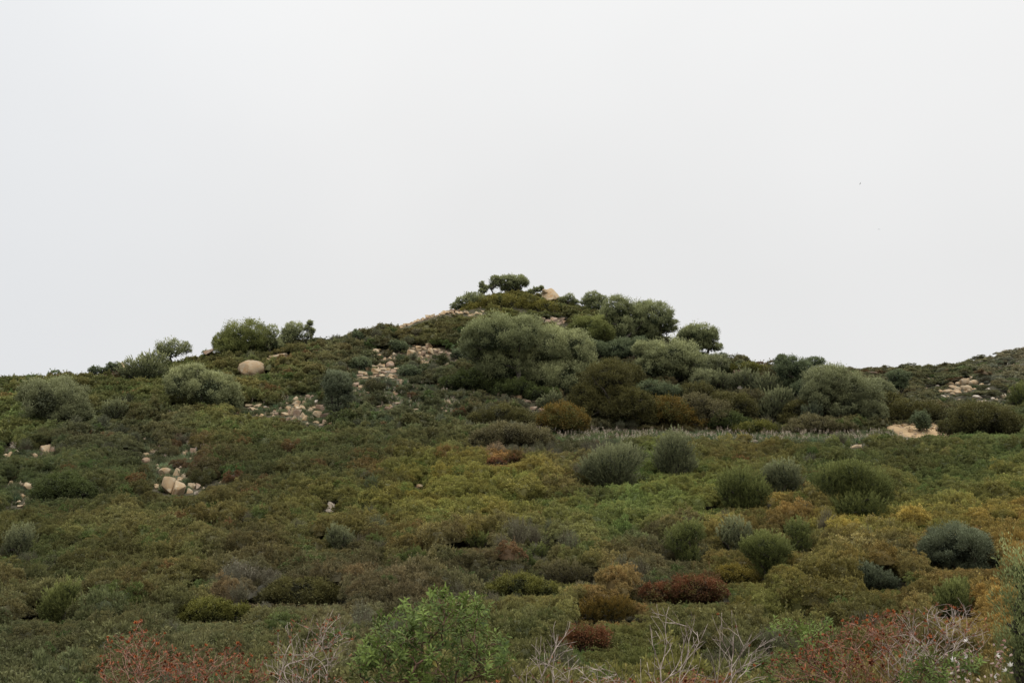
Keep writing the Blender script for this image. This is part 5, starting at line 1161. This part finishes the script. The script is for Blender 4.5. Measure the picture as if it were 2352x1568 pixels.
R3 = np.stack([rng.normal(0, .12, n), rng.normal(0, .12, n), rng.uniform(0, 6.28, n)], 1)
P3 = np.stack([pts[:, 0], pts[:, 1], gz + lift - 0.06], 1)
# growth in front of the stones is stunted on the thin soil
top = P3[:, 2] + S3[:, 2] * 0.62
tu, tv = project(np.stack([P3[:, 0], P3[:, 1], top], 1))
for u_ in range(1240, 2075, 22): seen_rocks.append((u_, 1011, 26, 14, 86.0))
for u_ in range(2040, 2180, 20): seen_rocks.append((u_, 1004, 26, 14, 88.0))
SR = np.array(seen_rocks); ok_ = np.ones(n, bool); shrink = np.ones(n)
for u_, v_, w_, h_, y_ in SR:
    rp = scale * 0.45 * F / P3[:, 1]
    k = np.where((np.abs(P3[:, 0] * F / P3[:, 1] + W / 2 - u_) < w_ * 0.42 + rp * 0.8) & (P3[:, 1] < y_ + 0.3) & (P3[:, 1] > y_ - (60 if y_ > 150 else (8 if (870 < u_ < 1050 and v_ < 752) else 4) if y_ > 105 else 12)) & (tv < v_ + h_ * 0.3))[0]
    need = (v_ + h_ * 0.3 - tv[k]) * P3[k, 1] / F
    shrink[k] = np.minimum(shrink[k], 1 - need / (S3[k, 2] * 0.62 + np.maximum(lift[k], 0) + 0.05))
for u_, v_, w_, h_, y_ in SR[(SR[:, 4] > 105) & (SR[:, 4] < 150) & (SR[:, 0] < 1050) & (SR[:, 0] > 870) & (SR[:, 1] < 752)]:
    k = np.where((np.abs(P3[:, 0] * F / P3[:, 1] + W / 2 - u_) < w_ * 0.6 + scale * 0.3 * F / P3[:, 1]) & (P3[:, 1] >= y_ + 0.3) & (P3[:, 1] < y_ + 12) & (tv < v_))[0]
    shrink[k] = -5
hid = shrink < -1.0; ok_ &= ~hid
sel = (shrink < 1) & ok_
P3[sel, 2] -= np.maximum(lift[sel], 0) * (1 - np.clip(shrink[sel], 0, 1)); S3[sel] *= np.clip(shrink[sel], 0.22, 1)[:, None]
P3 = P3[ok_]; S3 = S3[ok_]; R3 = R3[ok_]; colr = colr[ok_]; twiggy = twiggy[ok_]; pts = pts[ok_]
# the tall plants in front keep their room
near = pts[:, 1] < 75
for nm, msk, lib, lab in (
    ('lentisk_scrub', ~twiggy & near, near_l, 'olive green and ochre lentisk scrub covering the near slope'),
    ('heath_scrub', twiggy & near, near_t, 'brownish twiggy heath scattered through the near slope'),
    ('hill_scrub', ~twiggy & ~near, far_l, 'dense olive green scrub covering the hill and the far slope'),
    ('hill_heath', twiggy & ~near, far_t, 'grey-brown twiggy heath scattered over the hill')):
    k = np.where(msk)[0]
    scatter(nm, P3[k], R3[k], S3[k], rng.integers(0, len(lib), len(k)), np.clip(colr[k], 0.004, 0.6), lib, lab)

# meadow grass on the terrace and between the stones
def proto_grass(nb, h, w):
    a = Acc(); az = rng.uniform(0, 6.28, nb); r0 = 0.22 * np.sqrt(rng.random(nb))
    P = np.stack([np.cos(az * 3.1) * r0, np.sin(az * 3.1) * r0, np.zeros(nb) - 0.02], 1)
    D = np.stack([np.cos(az) * .5, np.sin(az) * .5, np.ones(nb)], 1) + rng.normal(0, .2, (nb, 3))
    a.leaves(P, D, rdir(nb), h * rng.uniform(.5, 1.2, nb), w, rng.uniform(0, 1, nb), 0, 0.5)
    return a.mesh('grass_sprig', GRASSM)
gp = [proto_grass(130, .3, .03), proto_grass(130, .4, .035), proto_grass(100, .25, .03)]
q = []
for (uc, vc, ru, rv) in GRASSY:
    for _ in range(int(ru * rv * 0.24)):
        a_ = rdir(1)[0]; x, y, z = hit(uc + a_[0] * ru, vc + a_[1] * rv)
        q.append((x, y, z))
q = np.array(q)
qu, qv = project(q + np.array([0, 0, 0.32])); okq = np.ones(len(q), bool)
for u_, v_, w_, h_, y_ in SR[SR[:, 4] < 140]:
    okq &= ~((np.abs(qu - u_) < w_ * 0.5 + 3) & (q[:, 1] < y_ + 0.3) & (q[:, 1] > y_ - 9) & (qv < v_ + h_ * 0.25) & (SR[0, 0] > -1e9) & (w_ != 26))
okq &= ~((ell(*project(q), EARTH) > 0.1) & (q[:, 1] > 84))
q = q[okq]; n = len(q)
gc = np.array([alb(88, 92, 66)]) * np.exp(rng.normal(0, .22, (n, 1))) * np.stack([1 + .12 * rng.normal(0, 1, n), np.ones(n), np.ones(n)], 1)
gs = rng.uniform(.7, 1.3, n)
scatter('meadow_grass', q, np.stack([np.zeros(n), np.zeros(n), rng.uniform(0, 6.28, n)], 1), np.stack([gs, gs, gs], 1), rng.integers(0, 3, n), np.clip(gc, .01, .6), gp, 'blue-green grass on the terrace and between the stones')

am = np.array(am); n = len(am); gs = rng.uniform(.7, 1.1, n)
scatter('asphodel_growth', am, np.stack([np.zeros(n), np.zeros(n), rng.uniform(0, 6.28, n)], 1), np.stack([gs, gs, gs], 1), rng.integers(0, 4, n), np.ones((n, 3)), AMASS, 'mass of pale pink asphodel flowering on the terrace and stony slope')

rb = []
for (uc, vc, ru, rv) in STONY:
    for _ in range(int(ru * rv * 0.035)):
        a_ = rdir(1)[0]; u_, v_ = uc + a_[0] * ru, vc + a_[1] * rv
        x, y, z = hit(u_, v_)
        if y > 60: rb.append((x, y, z))
for _ in range(160):
    u_ = random.uniform(885, 1060); x, y, z = hit(u_, 745 - (u_ - 885) * 0.235 + random.uniform(-2, 7)); rb.append((x, y, z))
for _ in range(60):
    a_ = rdir(1)[0]; rb.append(hit(2115 + a_[0] * 60, 990 + a_[1] * 18))
rb = np.array(rb); n = len(rb); gs = np.exp(rng.normal(-1.55, .42, n))
RUB = [LIB['block', 't'][0], LIB['slab', 't'][1], LIB['block', 'g'][0], LIB['block', 't'][3], LIB['peak', 't'][0]]
scatter('loose_rubble', rb + np.array([0, 0, 0.02]), np.stack([rng.normal(0, .3, n), rng.normal(0, .3, n), rng.uniform(0, 6.28, n)], 1), np.stack([gs * 1.3, gs * 1.1, gs * .8], 1), rng.integers(0, 5, n), np.ones((n, 3)), RUB, 'small stone rubble strewn between the larger stones')

# ------------------------------------------------------------------ light
EL, AZ = math.radians(52), math.radians(150)
w = bpy.data.worlds.new('World'); scene.world = w; w.use_nodes = True
nt = w.node_tree; nt.nodes.clear(); L = nt.links
out = N(nt, 'ShaderNodeOutputWorld'); bg = N(nt, 'ShaderNodeBackground')
sky = N(nt, 'ShaderNodeTexSky', sky_type='NISHITA'); sky.sun_disc = False; sky.sun_elevation = EL; sky.sun_rotation = AZ
sk = N(nt, 'ShaderNodeMix', data_type='RGBA', blend_type='MULTIPLY'); sk.inputs[0].default_value = 1; L.new(sky.outputs[0], sk.inputs[6]); sk.inputs[7].default_value = (0.1, 0.1, 0.1, 1)
tc = N(nt, 'ShaderNodeTexCoord'); sx = N(nt, 'ShaderNodeSeparateXYZ'); L.new(tc.outputs['Generated'], sx.inputs[0])
ramp = N(nt, 'ShaderNodeValToRGB'); cr = ramp.color_ramp
cr.elements[0].position = 0.0; cr.elements[0].color = (0.80, 0.80, 0.80, 1)
cr.elements[1].position = 1.0; cr.elements[1].color = (2.3, 2.3, 2.3, 1)
for pos, c in ((0.15, (0.815, 0.815, 0.813)), (0.28, (0.86, 0.86, 0.858)), (0.42, (0.92, 0.922, 0.92)), (0.6, (1.25, 1.25, 1.25))):
    e = cr.elements.new(pos); e.color = (*c, 1)
L.new(sx.outputs['Z'], ramp.inputs[0])
# a faint cooler, darker sweep of cloud towards the left
sw = N(nt, 'ShaderNodeMapRange'); L.new(sx.outputs['X'], sw.inputs[0]); sw.inputs[1].default_value = -0.15; sw.inputs[2].default_value = -0.55; sw.inputs[3].default_value = 0; sw.inputs[4].default_value = 1
cl = N(nt, 'ShaderNodeMix', data_type='RGBA', blend_type='MULTIPLY'); L.new(sw.outputs[0], cl.inputs[0]); L.new(ramp.outputs[0], cl.inputs[6]); cl.inputs[7].default_value = (0.935, 0.955, 0.985, 1)
cn = N(nt, 'ShaderNodeTexNoise'); cn.inputs['Scale'].default_value = 2.2; cn.inputs['Detail'].default_value = 4; L.new(tc.outputs['Generated'], cn.inputs['Vector'])
cm = N(nt, 'ShaderNodeMapRange'); L.new(cn.outputs['Fac'], cm.inputs[0]); cm.inputs[1].default_value = 0.3; cm.inputs[2].default_value = 0.7; cm.inputs[3].default_value = 0.972; cm.inputs[4].default_value = 1.028
cv = N(nt, 'ShaderNodeVectorMath', operation='SCALE'); L.new(cl.outputs[2], cv.inputs[0]); L.new(cm.outputs[0], cv.inputs['Scale'])
mx = N(nt, 'ShaderNodeMix', data_type='RGBA'); mx.inputs[0].default_value = 0.985; L.new(sk.outputs[2], mx.inputs[6]); L.new(cv.outputs[0], mx.inputs[7])
L.new(mx.outputs[2], bg.inputs['Color']); bg.inputs['Strength'].default_value = 1.0
L.new(bg.outputs[0], out.inputs[0])
sd = bpy.data.lights.new('sun', 'SUN'); sd.energy = 1.1; sd.angle = math.radians(18); sd.color = (1.0, 0.96, 0.9)
so = bpy.data.objects.new('sun', sd); COL.objects.link(so)
# the sun stands behind and to the right of the viewer, veiled
so.rotation_euler = (math.pi / 2 - EL, 0, math.radians(180) - AZ + math.radians(0))
d = (math.cos(EL) * math.sin(AZ), math.cos(EL) * math.cos(AZ), math.sin(EL))
import mathutils
so.rotation_euler = mathutils.Vector((-d[0], -d[1], -d[2])).to_track_quat('-Z', 'Y').to_euler()

scene.view_settings.view_transform = 'Standard'; scene.view_settings.look = 'None'; scene.view_settings.exposure = 0; scene.view_settings.gamma = 1
scene.cycles.max_bounces = 5; scene.cycles.diffuse_bounces = 3; scene.cycles.glossy_bounces = 1; scene.cycles.transmission_bounces = 2
scene.render.film_transparent = False
